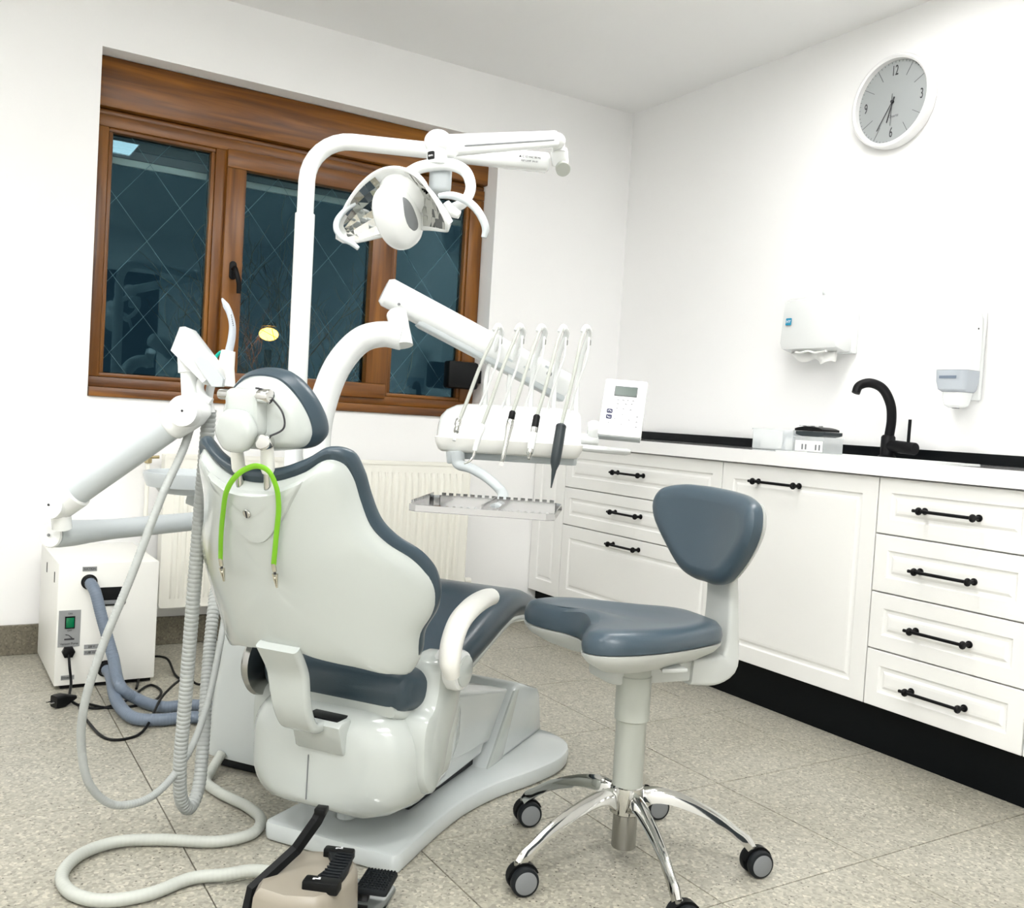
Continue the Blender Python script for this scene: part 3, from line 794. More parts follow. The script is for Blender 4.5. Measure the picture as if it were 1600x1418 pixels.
# small suction hook above it
hk = lathe('wall_hook', (XR, (2.9850, 2.0126, 1.4086)[1], (2.9850, 2.0126, 1.4086)[2]), (-1, 0, 0), [(0, .021), (.003, .021), (.005, .016), (.009, .008), (.016, .008), (.018, .004)], M_white); tag(hk, 'tiny white suction hook on the wall above the soap dispenser', 'hook')
hk2 = lathe('wall_hook', (XR, (2.9850, 2.5618, 1.5439)[1], (2.9850, 2.5618, 1.5439)[2]), (-1, 0, 0), [(0, .018), (.003, .018), (.005, .012), (.009, .006), (.014, .006)], M_white); tag(hk2, 'tiny white hook on the wall just above the towel dispenser', 'hook')

# ------------------------------------------------------------------ wall clock
ck = empty('wall_clock', (XR, 2.297, 2.212)); tag(ck, 'round silver wall clock with thin black hands high on the right wall', 'clock')
CYc, CZc, CR = 2.301, 2.213, 0.168
Fc = frame_axes((XR, CYc, CZc), Vector((0, -1, 0)), Vector((0, 0, 1)), Vector((-1, 0, 0)))
lathe('case_rim', (0, 0, 0), (0, 0, 1), [(0, CR - .004), (.003, CR), (.032, CR + .001), (.042, CR - .003), (.045, CR - .010), (.040, CR - .017), (.020, CR - .019), (.010, CR - .020)], M_alu, ck, Fc, seg=72)
cyl('dial', (0, 0, .002), (0, 0, .020), CR - .016, M_clock, ck, Fc, seg=72)
for t_, a in (('12', 90), ('3', 0), ('6', -90), ('9', 180)):
    r_ = .112 if t_ in ('12', '6') else .118
    o = text('numeral', t_, .052, M_ink, Fc @ Matrix.Translation((r_ * math.cos(math.radians(a)), r_ * math.sin(math.radians(a)), .0205)) @ Matrix.Scale(.55, 4, (1, 0, 0)), ck)
bm = bmesh.new()
for k in range(60):
    a = math.radians(k * 6); R_ = Matrix.Rotation(a, 3, 'Z')
    add_box(bm, R_ @ Vector((.1445, 0, .0205)), (.006, .0012, .0006), R=R_)
tk = link('minute_ticks', bm, M_ink, ck, Fc)
for k in range(12):
    if k % 3:
        a = math.radians(k * 30); R_ = Matrix.Rotation(a, 3, 'Z'); bm = bmesh.new()
        add_box(bm, R_ @ Vector((.120, 0, .0205)), (.046, .0013, .0006), R=R_); link('hour_line', bm, M_ink, ck, Fc)
def hand(nm, ang, L, back, w_, z):
    R_ = Matrix.Rotation(math.radians(ang), 3, 'Z'); bm = bmesh.new(); add_box(bm, R_ @ Vector(((L - back) / 2, 0, z)), (L + back, w_, .0012), R=R_); return link(nm, bm, M_ink, ck, Fc)
hand('hour_hand', -106, .075, .018, .0034, .0230); hand('minute_hand', -122, .112, .018, .0026, .0255); hand('second_hand', -90, .088, .028, .0012, .0280)
cyl('hand_cap', (0, 0, .021), (0, 0, .0295), .0055, M_ink, ck, Fc)
text('dial_print', 'Quartz', .014, M_lightink, Fc @ Matrix.Translation((.006, -.052, .0205)), ck)

# ------------------------------------------------------------------ black box in the window corner
bb = empty('speaker_box', (2.08, 3.93, 1.085)); tag(bb, 'small black box fixed at the lower right corner of the window', 'speaker')
box('casing', (2.03, 3.885, 1.098), (2.19, 3.945, 1.225), M_black, bb, bevel=.014)
box('wall_bracket', (2.185, 3.905, 1.13), (2.2145, 3.930, 1.19), M_black, bb, bevel=.003)

# ================================================================== dental chair (local x = direction it faces, y = its left)
FC = frame((0.765, 1.90, 0.0), math.radians(35))
chair = empty('dental_chair', (0, 0, 0), M=FC, label='white dental chair with slate blue upholstery seen from behind', cat='chair')
V = Vector
# base plate
half = [(-.004, .08), (-.004, .150), (-.001, .163), (.010, .172), (.04, .172), (.18, .163), (.34, .163), (.48, .188), (.62, .236), (.75, .262), (.86, .240), (.93, .160), (.95, .0)]
outl = [(x, -y) for x, y in half] + [(x, y) for x, y in reversed(half[:-1])]
def dense(o, n=4):
    return o
prism('base_plate', smooth_outline(outl, 3), 0.001, 0.044, M_body, chair, FC, bevel=.010)
# far post housing
def wedge(name, y0, y1, pts, m, bev=.012):
    bm = bmesh.new(); add_prism(bm, pts, y0, y1, mapf=lambda x, z, y: V((x, y, z)), bevel=bev); return link(name, bm, m, chair, FC)
wedge('post_housing', -.128, .128, [(.545, .042), (.70, .220), (.735, .232), (.885, .182), (.905, .160), (.935, .042)], M_body, .014)
wedge('post_facing', -.1285, -.120, [(.548, .044), (.700, .216), (.735, .216), (.640, .044)], M_shell, .003)
# lift arm cover (two telescoping panels)
wedge('lift_arm_cover', -.118, .118, [(.12, .150), (.12, .340), (.35, .298), (.680, .225), (.570, .110), (.40, .120)], M_body, .010)
wedge('lower_arm_cover', -.110, .110, [(.10, .090), (.10, .20), (.40, .20), (.575, .150), (.540, .085), (.30, .075)], M_body, .008)
box('column_shadow_gaiter', (.20, -.085, .049), (.545, .085, .090), M_rubber, chair, FC, bevel=.004)  # black rubber block between base plate and lower arm cover
cyl('foot_boss', (.10, .02, .049), (.10, .02, .16), .022, M_body, chair, FC)
# rear body shell
bm = bmesh.new()
secs = [(-.072, .10, .10, .200, .045), (-.068, .235, .150, .215, .06), (-.050, .340, .190, .222, .075), (-.015, .398, .212, .226, .09), (.05, .428, .225, .232, .09), (.14, .428, .215, .240, .085), (.24, .370, .195, .255, .08), (.30, .30, .150, .270, .06)]
ring_loft(bm, [[V((u, y, z)) for y, z in rrect(w_, h_ + .014, r_, 6, 0, zc + .007)] for u, w_, h_, zc, r_ in secs])
link('body_shell', bm, M_shell, chair, FC)
# seam on the shell's back and hinge socket
box('seam', (-.0745, .012, .150), (-.066, .0135, .245), M_midgrey, chair, FC)
bm = bmesh.new()
add_prism(bm, [(-.086, .330), (-.098, .322), (-.078, .262), (-.052, .245), (-.03, .330)], -.075, .045, mapf=lambda x, z, y: V((x, y, z)), bevel=.006)
link('hinge_socket', bm, M_shell, chair, FC)
box('socket_slot', (-.086, -.062, .326), (-.040, .020, .3335), M_black, chair, FC, bevel=.002)
# side bracket carrying the right armrest hub (and the mirrored one)
for s in (1, -1):
    bm = bmesh.new()
    pts = [(p.x, p.y) for p in catmull([V((a, b, 0)) for a, b in [(.002, .250), (.000, .310), (.012, .338), (.035, .352), (.050, .385), (.058, .440), (.10, .462), (.150, .440), (.168, .385), (.155, .330), (.125, .270), (.095, .190), (.05, .165), (.012, .200)]], 3, closed=True)]
    add_prism(bm, pts, -.224 if s > 0 else .150, -.150 if s > 0 else .224, mapf=lambda x, z, y: V((x, y, z)), bevel=.018)
    link('side_bracket', bm, M_shell, chair, FC)
    yy = -1 if s > 0 else 1
    cyl('armrest_hub', (.105, yy * .190, .425), (.105, yy * .252, .425), .044, M_white, chair, FC, bevel=.010, seg=36)
    cyl('hub_cap', (.105, yy * .252, .425), (.105, yy * .257, .425), .034, M_shell, chair, FC, bevel=.002, seg=36)
    bm = bmesh.new()
    arm = [(.040, .430), (.026, .462), (.030, .500), (.058, .538), (.110, .560), (.170, .570), (.215, .570), (.228, .568)]
    add_tube(bm, [V((a, yy * .255, b)) for a, b in arm], [.016, .022, .023, .023, .023, .022, .020, .012], seg=18, flat=(.95, 1.05), up=(1, 0, 0))
    o = link('armrest', bm, M_armrest, chair, FC)
# seat cushion with raised knee and leg rest
bm = bmesh.new()
top = [(-.03, .425), (0.0, .435), (.10, .425), (.22, .450), (.34, .495), (.44, .525), (.52, .532), (.60, .520), (.72, .485), (.86, .448), (.93, .435)]
bot = [(-.03, .355), (0.0, .345), (.10, .340), (.22, .370), (.34, .410), (.44, .440), (.52, .455), (.60, .448), (.72, .425), (.86, .395), (.93, .390)]
wid = [.170, .186, .196, .202, .205, .203, .198, .190, .172, .142, .110]
TT = catmull([V((a[0], a[1], 0)) for a in top], 4); BB = catmull([V((a[0], a[1], 0)) for a in bot], 4); WW = catmull([V((i, a, 0)) for i, a in enumerate(wid)], 4)
rings = []
for i, (t, b, w_) in enumerate(zip(TT, BB, WW)):
    h = t.y - b.y; k = 1.0
    if i == 0: k = .45
    elif i == 1: k = .80
    elif i == len(TT) - 1: k = .5
    elif i == len(TT) - 2: k = .85
    zc = (t.y + b.y) / 2
    rings.append([V(((t.x + b.x) / 2 + (t.x - b.x) / h * (z - zc) if h else t.x, y * (0.9 + .1 * k), zc + (z - zc) * k)) for y, z in rrect(2 * w_.y, h, .034, 6, 0, zc)])
ring_loft(bm, rings)
seat = link('seat', bm, M_uph, chair, FC)
# thin white pan under the cushion
bm = bmesh.new(); rings = []
for i, (b, w_) in enumerate(zip(BB, WW)):
    if i in (0,): continue
    rings.append([V((b.x, y, z)) for y, z in rrect(2 * w_.y - .03, .024, .010, 4, 0, b.y - .002)])
ring_loft(bm, rings); link('seat_pan', bm, M_shell, chair, FC)

# backrest: local (s, t) on a plane leaning back 22 degrees; s to the chair's right
th = math.radians(22); P0 = V((-.19, 0, .50)); bdir = V((-math.sin(th), 0, math.cos(th))); ndir = V((math.cos(th), 0, math.sin(th)))
def bmap(k=1.6):
    def f(s, t, h):
        q = min(1, max(0, (t - .20) / .12)); q = q * q * (3 - 2 * q)
        return P0 + bdir * t + V((0, -s, 0)) + ndir * ((k + .5 * q) * min(s * s, .075) + h)
    return f
hb = [(.0, -.010), (.071, -.031), (.148, -.056), (.214, -.084), (.230, -.066), (.244, .002), (.266, .040), (.276, .082), (.270, .122), (.250, .163), (.216, .207), (.192, .246), (.179, .297), (.173, .342), (.161, .372), (.138, .384), (.103, .366), (.054, .351), (.0, .345)]
back_outline = hb + [(-a, b) for a, b in reversed(hb[1:-1])]
shell = pillow('backrest_shell', back_outline, (0, .16), [(1, .000, .030), (1, -.001, .012), (1, .006, .002), (1, .012, -.004), (.93, .002, -.008), (.85, 0, -.011), (.72, 0, -.013), (.6, 0, -.014), (.4, .0, -.015), (.2, 0, -.015)], bmap(), M_stain, chair, FC, n=5)
hc = [(.0, .0), (.071, -.02), (.148, -.04), (.206, -.066), (.234, -.052), (.248, .002), (.270, .040), (.281, .082), (.276, .126), (.258, .170), (.225, .213), (.202, .251), (.189, .300), (.184, .348), (.172, .389), (.142, .405), (.103, .388), (.055, .373), (.0, .368)]
cush_outline = hc + [(-a, b) for a, b in reversed(hc[1:-1])]
pillow('backrest_cushion', cush_outline, (0, .16), [(1, .008, .010), (1, .003, .012), (1, .000, .016), (1, -.001, .026), (1, .003, .036), (1, .012, .043), (.82, .0, .046), (.5, 0, .042), (.2, 0, .040)], bmap(), M_uph, chair, FC, n=5)
B_ = bmap()
# raised collar around the headrest slots
collar = [(.105, .356), (.088, .320), (.060, .278), (.024, .240), (.0, .233), (-.024, .240), (-.060, .278), (-.088, .320), (-.105, .356), (-.055, .342), (0, .338), (.055, .342)]
pillow('neck_collar', collar, (0, .28), [(1, .0, -.006), (1, .003, -.0155), (.9, 0, -.0185), (.6, 0, -.0190), (.3, 0, -.0190)], bmap(), M_shell, chair, FC, n=4)
sc = B_(-.004, .298, -.0195)
bm = bmesh.new(); add_lathe(bm, sc, -ndir, [(0, .0085), (.002, .0085), (.0035, .0072), (.0030, .0)], 20); scr = link('screw', bm, M_chrome, chair, FC)
bm = bmesh.new(); add_box(bm, sc - ndir * .0036, (.0012, .0022, .0150), R=Matrix.Rotation(-th, 3, 'Y')); link('screw_slot', bm, M_ink, scr, FC)
# hinge strap from the back down to the socket
bm = bmesh.new()
sp = [(P0 + bdir * .008 - ndir * .016), V((-.172, 0, .445)), V((-.160, 0, .400)), V((-.145, 0, .355)), V((-.120, 0, .322)), V((-.075, 0, .318))]
P_ = catmull(sp, 6)
rings = []
for i, p in enumerate(P_):
    a = P_[max(0, i - 1)]; b = P_[min(len(P_) - 1, i + 1)]; t_ = (b - a).normalized(); n_ = V((-t_.z, 0, t_.x))
    w_ = .098 - .018 * i / len(P_)
    rings.append([p + V((0, y, 0)) + n_ * z for y, z in rrect(w_, .022, .008, 4, .004, 0)])
ring_loft(bm, rings); link('hinge_strap', bm, M_shell, chair, FC)
box('strap_pin', (-.200, -.028, .503), (-.178, .034, .511), M_grey, chair, FC, bevel=.002)

# headrest
hu, hz = -.330, .948
tl = math.radians(7)
hd_ = V((-math.sin(tl), 0, math.cos(tl))); hn = V((math.cos(tl), 0, math.sin(tl)))
HP = V((hu + .004, 0, hz))
HS = .84
def hmap(s, t, h):
    s *= HS; t *= HS; h *= .9
    return HP + hd_ * t + V((0, -s, 0)) + hn * (3.2 * s * s + 1.2 * max(0, t) ** 2 * 3 + h)
hh = [(0, -.074), (.055, -.074), (.100, -.066), (.116, -.045), (.114, -.012), (.098, .025), (.072, .056), (.040, .077), (0, .083)]
ho = hh + [(-a, b) for a, b in reversed(hh[1:-1])]
pillow('headrest_shell', ho, (0, 0), [(1, .0, .034), (1, -.001, .014), (1, .006, .003), (1, .014, -.004), (.75, .0, -.008), (.4, 0, -.009)], hmap, M_shell, chair, FC, n=5)
hh2 = [(0, -.074), (.060, -.075), (.110, -.068), (.130, -.046), (.130, -.010), (.114, .032), (.086, .068), (.050, .092), (0, .100)]
ho2 = hh2 + [(-a, b) for a, b in reversed(hh2[1:-1])]
pillow('headrest_cushion', ho2, (0, 0), [(1, .012, .014), (1, .002, .024), (1, -.001, .040), (1, .004, .054), (1, .016, .066), (.7, .0, .070), (.3, 0, .068)], hmap, M_uph, chair, FC, n=5)
# hinge housing, knob, rod
hk_ = prism('headrest_bracket', rrect(.074, .086, .014, 5, 0, .008), 0, .034, M_shell, chair, FC, mapf=lambda x, y, z: HP + hd_ * y + V((0, -x, 0)) - hn * (z - .004), bevel=.008)
cyl('pivot_rod', HP + V((-.024, .054, .036)), HP + V((-.024, -.036, .036)), .0095, M_chrome, chair, FC, bevel=.002)
cyl('pivot_knob', HP + V((-.024, -.034, .036)), HP + V((-.024, -.060, .036)), .0135, M_chrome, chair, FC, bevel=.004)
bm = bmesh.new()
kn = HP + V((-.026, .0, -.026))
rings = []
for h, r_ in ((0, .036), (.006, .039), (.020, .0395), (.026, .037), (.030, .031), (.032, .014)):
    rings.append([kn - hn * h + V((0, 1, 0)) * math.cos(a) * r_ * (1 + .02 * math.cos(6 * a)) + hd_ * math.sin(a) * r_ * (1 + .02 * math.cos(6 * a)) for a in [2 * PI * k / 48 for k in range(48)]])
ring_loft(bm, rings); link('locking_knob', bm, M_shell, chair, FC)
for s, top_ in ((-.032, V((-.330, .030, .900))), (.030, V((-.330, -.040, .905)))):
    p0 = B_(s, .325, .006); p1 = p0.lerp(top_, .42); p2 = top_
    po = empty('headrest_post', FC @ p0); po.parent = chair; po.matrix_local = FC.inverted() @ MW[po.name]
    tube('rod', [p0, top_], .0085, M_chrome, po, FC, smooth=1)
    tube('sleeve', [p1, p1.lerp(p2, .1), p2 - (p2 - p1) * .12], [.0105, .0125, .0115], M_armrest, po, FC, smooth=1)
kp = V((-.335, -.046, .903))
cyl('post_knob', kp, kp + V((-.024, -.006, .0)), .0145, M_chrome, chair, FC, bevel=.003)
tube('release_cable', [HP + V((-.030, -.030, .050)), HP + V((-.028, -.044, .048)), HP + V((-.020, -.060, .032)), HP + V((-.010, -.076, .008)), HP + V((-.008, -.078, -.018)), kp + V((-.008, -.002, .008))], .0018, M_ink, chair, FC, seg=8)

# left side: hub shroud of the swing seat bracket
bm = bmesh.new(); add_lathe(bm, (.02, .195, .395), (0, 1, 0), [(0, .075), (.012, .078), (.022, .070), (.026, .045), (.020, .02)], 36); link('left_hub', bm, M_steel, chair, FC)

# ---- bib chain (lime strap with two clips) hanging on the headrest posts
bib = empty('bib_holder', (0, 0, 0), M=FC @ Matrix.Translation(B_(0, .35, -.02)), label='lime green bib holder strap with two metal clips hung over the headrest posts', cat='bib holder')
def bt(s, t, h=-.020): return B_(s, t, h)
strap_pts = [bt(-.104, .185, -.026), bt(-.086, .235, -.026), bt(-.060, .293, -.028), bt(-.032, .345, -.030), bt(-.004, .376, -.028), bt(.018, .390, -.022), bt(.042, .396, -.022), bt(.063, .388, -.026), bt(.074, .360, -.030), bt(.070, .320, -.028), bt(.052, .255, -.026), bt(.036, .200, -.026)]
bm = bmesh.new(); add_tube(bm, strap_pts, .0042, seg=10, flat=(.55, 1.25), up=tuple(ndir)); link('strap', bm, M_green, bib, FC)
for e_, lean in ((bt(-.104, .185, -.026), .10), (bt(.036, .200, -.026), -.08)):
    cl = empty('clip', FC @ e_); cl.parent = bib; cl.matrix_local = MW[bib.name].inverted() @ MW[cl.name]
    dn = (-bdir + V((0, 0, -.35))).normalized()
    tube('ferrule', [e_ + dn * -.002, e_ + dn * .014], .0042, M_needle, cl, FC, smooth=1)
    tube('swivel', [e_ + dn * .013, e_ + dn * .020], .0024, M_ink, cl, FC, smooth=1)
    for sg in (-1, 1):
        bm = bmesh.new(); sd_ = V((0, 1, 0)) * sg
        add_tube(bm, [e_ + dn * .019 + sd_ * .0045, e_ + dn * .030 + sd_ * .0026, e_ + dn * .047 + sd_ * .0010], [.0030, .0030, .0016], seg=8, smooth=2, flat=(1, .7)); link('jaw', bm, M_needle, cl, FC)
    ball('spring', e_ + dn * .028, .0032, M_needle, cl, FC, seg=10)

# ================================================================== water unit column with lamp pole
unit = empty('dental_unit', (0, 0, 0), M=FC @ Matrix.Translation((.44, .40, 0)), label='white water unit column standing left of the dental chair with cuspidor and pole', cat='dental unit')
bm = bmesh.new()
def usec(z, u0, u1, y0, y1, r_): return [V((x, y, z)) for x, y in rrect(u1 - u0, y1 - y0, r_, 6, (u0 + u1) / 2, (y0 + y1) / 2)]
ring_loft(bm, [usec(.035, .262, .52, .235, .590, .05), usec(.05, .258, .52, .230, .590, .05), usec(.20, .262, .52, .230, .578, .05), usec(.34, .270, .51, .240, .568, .05), usec(.50, .285, .50, .290, .555, .05), usec(.68, .300, .49, .320, .545, .05), usec(.76, .310, .49, .325, .540, .05), usec(.78, .33, .48, .33, .52, .04)])
link('column_cover', bm, M_body, unit, FC)
box('plinth', (.285, .250, 0.001), (.50, .560, .04), M_rubber, unit, FC, bevel=.01)
box('foot', (.256, .236, .001), (.33, .312, .05), M_body, unit, FC, bevel=.012)
pole = V((.852, 2.51, 0)); td_ = V((.927, -.375, 0)).normalized()
tube('lamp_pole', [(pole.x, pole.y, .76), (pole.x - .004, pole.y + .003, 1.49)], .0265, M_white, unit, smooth=1, seg=28)
zt = 1.695
pts_ = [V((pole.x - .004, pole.y + .003, 1.47))]
pc = pole + V((-.004, .003, 0)); Rb = .115
pts_.append(V((pc.x, pc.y, zt - Rb)))
for k in range(1, 9):
    a = PI / 2 * k / 8; q = pc + td_ * (Rb - Rb * math.cos(a)); pts_.append(V((q.x, q.y, zt - Rb + Rb * math.sin(a))))
q = pole + td_ * .36; pts_.append(V((q.x, q.y, zt)))
tube('gooseneck_tube', pts_, .0225, M_white, unit, smooth=1, seg=24)
# thick delivery arm post with its bend
dpost = [(0.8843, 2.3843, 0.7456), (0.8728, 2.3972, 0.8799), (0.8839, 2.3947, 0.9820), (0.9164, 2.3792, 1.0890), (0.9661, 2.3515, 1.1567), (1.0145, 2.3223, 1.1737), (1.0550, 2.2971, 1.1681)]
tube('arm_post', dpost, [.036, .036, .036, .036, .035, .034, .034], M_white, unit, seg=28)
# cuspidor bowl
bc = V((0.6246, 2.6857, 0.7453))
lathe('cuspidor_bowl', (bc.x, bc.y, bc.z - .035), (0, 0, 1), [(0, .055), (.004, .085), (.020, .098), (.0205, .100), (.022, .118), (.050, .128), (.060, .128), (.062, .120), (.030, .085), (.018, .02)], M_grey, unit, seg=48)
tube('bowl_neck', [(bc.x, bc.y, bc.z - .03), (bc.x + .05, bc.y - .03, bc.z - .05), FC @ V((.36, .50, .66))], .035, M_grey, unit, smooth=4)

# ---- assistant arm (left)
asst = empty('assistant_arm', (0, 0, 0), M=Matrix.Translation((0.2218, 2.1435, 0.6762)), label='white jointed assistant arm with suction holder reaching out to the left', cat='dental arm')
a0 = V((0.2240, 2.1421, 0.6763)); a1 = V((0.6624, 2.5761, 0.6535))
ad = (a1 - a0).normalized()
bm = bmesh.new(); add_tube(bm, [a0, a0 + ad * .02, a0 + ad * .06, a0 + ad * .12, a0 + ad * .2, a1], [.026, .028, .028, .025, .023, .024], seg=24, smooth=3); link('lower_arm', bm, M_grey, asst)
bm = bmesh.new(); add_lathe(bm, a0 - ad * .004, -ad, [(0, .027), (.004, .025), (.006, .015), (.004, .003)], 24); link('end_cap', bm, M_white, asst)
bm = bmesh.new(); add_cyl(bm, a0 - ad*.0105, a0 - ad * .0125, .003); link('cap_screw', bm, M_midgrey, asst)
k0 = V((0.2307, 2.1057, 0.7451)); k1 = V((0.4415, 1.9372, 0.9480))
tube('knuckle_post', [V((0.2380, 2.1107, 0.6935)), V((0.2335, 2.1032, 0.7271))], .019, M_white, asst, smooth=1)
kd = (k1 - k0).normalized()
bm = bmesh.new(); add_tube(bm, [k0 - kd * .030, k0 - kd * .022, k0, k0 + kd * .045, k0 + kd * .048], [.014, .026, .034, .034, .031], seg=26, smooth=3); link('lower_knuckle', bm, M_white, asst)
tube('upper_arm', [k0 + kd * .044, k1 - kd * .050], .0290, M_grey, asst, smooth=1, seg=26)
bm = bmesh.new(); add_tube(bm, [k1 - kd * .054, k1 - kd * .050, k1 - kd*.02, k1 + kd * .005, k1 + kd * .028, k1 + kd * .038], [.029, .0325, .0345, .0355, .028, .012], seg=26, smooth=3); link('upper_knuckle', bm, M_white, asst)
kc = -Vector((.525, .85, 0))
sd2 = (kd.cross(V((0, 0, 1)))).normalized()
if sd2.dot(kc) < 0: sd2 = -sd2
for kk, rr_ in ((k0, .033), (k1, .035)):
    bm = bmesh.new(); add_cyl(bm, kk + sd2 * .012, kk + sd2 * .0365, rr_ * .93, rr_ * .86, seg=32); dk = link('knuckle_disc', bm, M_white, asst)
    bm = bmesh.new(); add_cyl(bm, kk + sd2 * .0365, kk + sd2 * .0372, .0026, seg=12); link('disc_pin', bm, M_ink, dk)
n0 = V((0.4396, 1.9395, 0.9732)); n1 = V((0.4358, 1.9440, 1.0238)); n2 = V((0.4333, 1.9474, 1.0668))
tube('neck', [n0, n1], .0165, M_white, asst, smooth=1)
tube('neck_collar', [n1, n2], [.0205, .0215], M_white, asst, smooth=1)
# holder: sloping block (triangular head)
cx_ = V((.8506, -.5223, .0603)); cyv = V((-.0323, .0626, .9975)); cz_ = V((-.525, -.850, .036))
hpts = [(0.4129, 1.9598, 1.0628), (0.4265, 1.9534, 1.1095), (0.4351, 1.9482, 1.1113), (0.4862, 1.9136, 1.0400), (0.4901, 1.9102, 1.0175), (0.4701, 1.9218, 1.0008)]
bm = bmesh.new()
r1 = [V(p) + cz_ * .030 for p in hpts]; r2 = [V(p) - cz_ * .035 for p in hpts]
ctr = sum(r1, V((0, 0, 0))) / len(r1)
r0 = [p.lerp(ctr, .06) + cz_ * .005 for p in r1]; ctr2 = sum(r2, V((0, 0, 0))) / len(r2); r3 = [p.lerp(ctr2, .06) - cz_ * .005 for p in r2]
ring_loft(bm, [r0, r1, r2, r3]); hdr = link('holder_block', bm, M_white, asst)
bpts = [(0.4365, 1.9034, 1.0471), (0.4489, 1.8962, 1.0567), (0.4652, 1.8856, 1.0454), (0.4864, 1.8712, 1.0145), (0.4848, 1.8716, 0.9994), (0.4678, 1.8820, 0.9982)]
bm = bmesh.new(); r1 = [V(p) + cz_ * .006 for p in bpts]; r2 = [V(p) - cz_ * .01 for p in bpts]; ring_loft(bm, [r1, r2]); link('holder_panel', bm, M_grey, asst)
prongs = [[(0.4609, 1.9283, 1.0179), (0.4551, 1.9309, 0.9959), (0.4622, 1.9257, 0.9774), (0.4755, 1.9171, 0.9682)], [(0.4794, 1.9398, 1.0040), (0.4761, 1.9404, 0.9717), (0.4813, 1.9361, 0.9464)]]
for p_ in prongs: tube('hose_clip', p_, .0085, M_white, asst, seg=12)

# suction handpiece with cannula in the holder (a thing of its own)
suc = empty('suction_handpiece', (0, 0, 0), M=Matrix.Translation((0.5136, 1.9787, 1.0328)), label='clear curved saliva ejector tip standing in a white socket above the headrest', cat='suction tip')
tube('socket', [(0.5210, 1.9964, 1.0029), (0.5220, 1.9973, 1.0403), (0.5254, 1.9968, 1.0765)], [.022, .0175, .0145], M_armrest, suc, smooth=2)
bm = bmesh.new(); add_tube(bm, [(0.5256, 1.9965, 1.0711), (0.5302, 1.9950, 1.1034), (0.5305, 1.9960, 1.1300), (0.5252, 2.0002, 1.1536), (0.5178, 2.0055, 1.1704), (0.5105, 2.0106, 1.1845)], [.0085, .0080, .0070, .0066, .0070, .0020], seg=14); link('cannula', bm, M_tint, suc)
for k in range(6):
    p_ = V((0.5254, 1.9882, 1.1502)) + (V((0.5295, 1.9848, 1.1294)) - V((0.5254, 1.9882, 1.1502))) * k / 5; ball('rib', p_, .0013, M_ink, suc, seg=6)
tube('green_tube', [(0.5262, 2.0197, 1.0745), (0.5171, 2.0253, 1.0739), (0.5094, 2.0296, 1.0639), (0.5076, 2.0301, 1.0490)], .0035, M_teal, suc)

# hoses hanging from the assistant holder
h1 = ribbed('suction_hose', [(0.4853, 1.9692, 0.9523), (0.4848, 1.9779, 0.8733), (0.4864, 2.0064, 0.7383), (0.4858, 2.0326, 0.5181), (0.4858, 2.0588, 0.3051), (0.4863, 2.0763, 0.1736), (0.4993, 2.1001, 0.0921), (0.5241, 2.1304, 0.0591), (0.5488, 2.1632, 0.0823), (0.5663, 2.2042, 0.1927), (0.5854, 2.2692, 0.3397), (0.6092, 2.3311, 0.4803), (0.6462, 2.4292, 0.5581)], .0150, M_hose, pitch=.0095, depth=.10)
tag(h1, 'thick ribbed grey suction hose looping down from the assistant holder', 'hose')
h2 = ribbed('saliva_hose', [(0.4567, 1.9744, 0.9375), (0.4366, 1.9606, 0.8726), (0.3960, 1.9348, 0.7845), (0.3404, 1.9153, 0.6253), (0.2944, 1.9144, 0.4923), (0.2689, 1.9254, 0.3811), (0.2693, 1.9450, 0.2944), (0.2884, 1.9532, 0.2136), (0.3337, 1.9700, 0.1605), (0.3924, 1.9921, 0.1477), (0.4581, 2.0576, 0.1537), (0.5195, 2.1160, 0.2053), (0.5673, 2.1838, 0.2812), (0.6094, 2.2571, 0.4025), (0.6463, 2.3556, 0.4897)], .0082, M_hose, pitch=.006, depth=.06, seg=10)
tag(h2, 'slim grey saliva hose making the wide loop at the far left', 'hose')
h3 = ribbed('drain_hose', [(0.6481, 2.4429, 0.3566), (0.6307, 2.4015, 0.2365), (0.6075, 2.3645, 0.1362), (0.5959, 2.3347, 0.0993)], .012, M_hose, pitch=.009, depth=.08)
bpy.data.objects.remove(h3, do_unlink=True)
def fz(p, z): return (p[0], p[1], z)
h4 = ribbed('foot_control_hose', [fz((0.6819, 2.4626, 0.0000), .05), fz((0.6459, 2.4302, 0.0000), .016), fz((0.6230, 2.3760, 0.0000), .014), fz((0.6379, 2.2918, 0.0000), .014), fz((0.6752, 2.1861, 0.0000), .014), fz((0.6807, 2.1071, -0.0000), .014), fz((0.6407, 2.0455, 0.0000), .014), fz((0.5655, 2.0379, 0.0000), .014), fz((0.4570, 2.0964, 0.0000), .014), fz((0.3700, 2.1219, 0.0000), .014), fz((0.2968, 2.0908, 0.0000), .014), fz((0.2534, 2.0125, 0.0000), .014), fz((0.2625, 1.9314, 0.0000), .014), fz((0.3095, 1.8782, 0.0000), .014), fz((0.3883, 1.8678, -0.0000), .014), fz((0.4791, 1.8975, -0.0000), .014), (0.5390, 1.8767, 0.0180), (0.5797, 1.8490, 0.0300), (0.6117, 1.8061, 0.0400), (0.6318, 1.7685, 0.0450)], .0128, M_hose2, pitch=.010, depth=.035)
tag(h4, 'pale grey hose snaking over the floor to the beige foot control', 'hose')

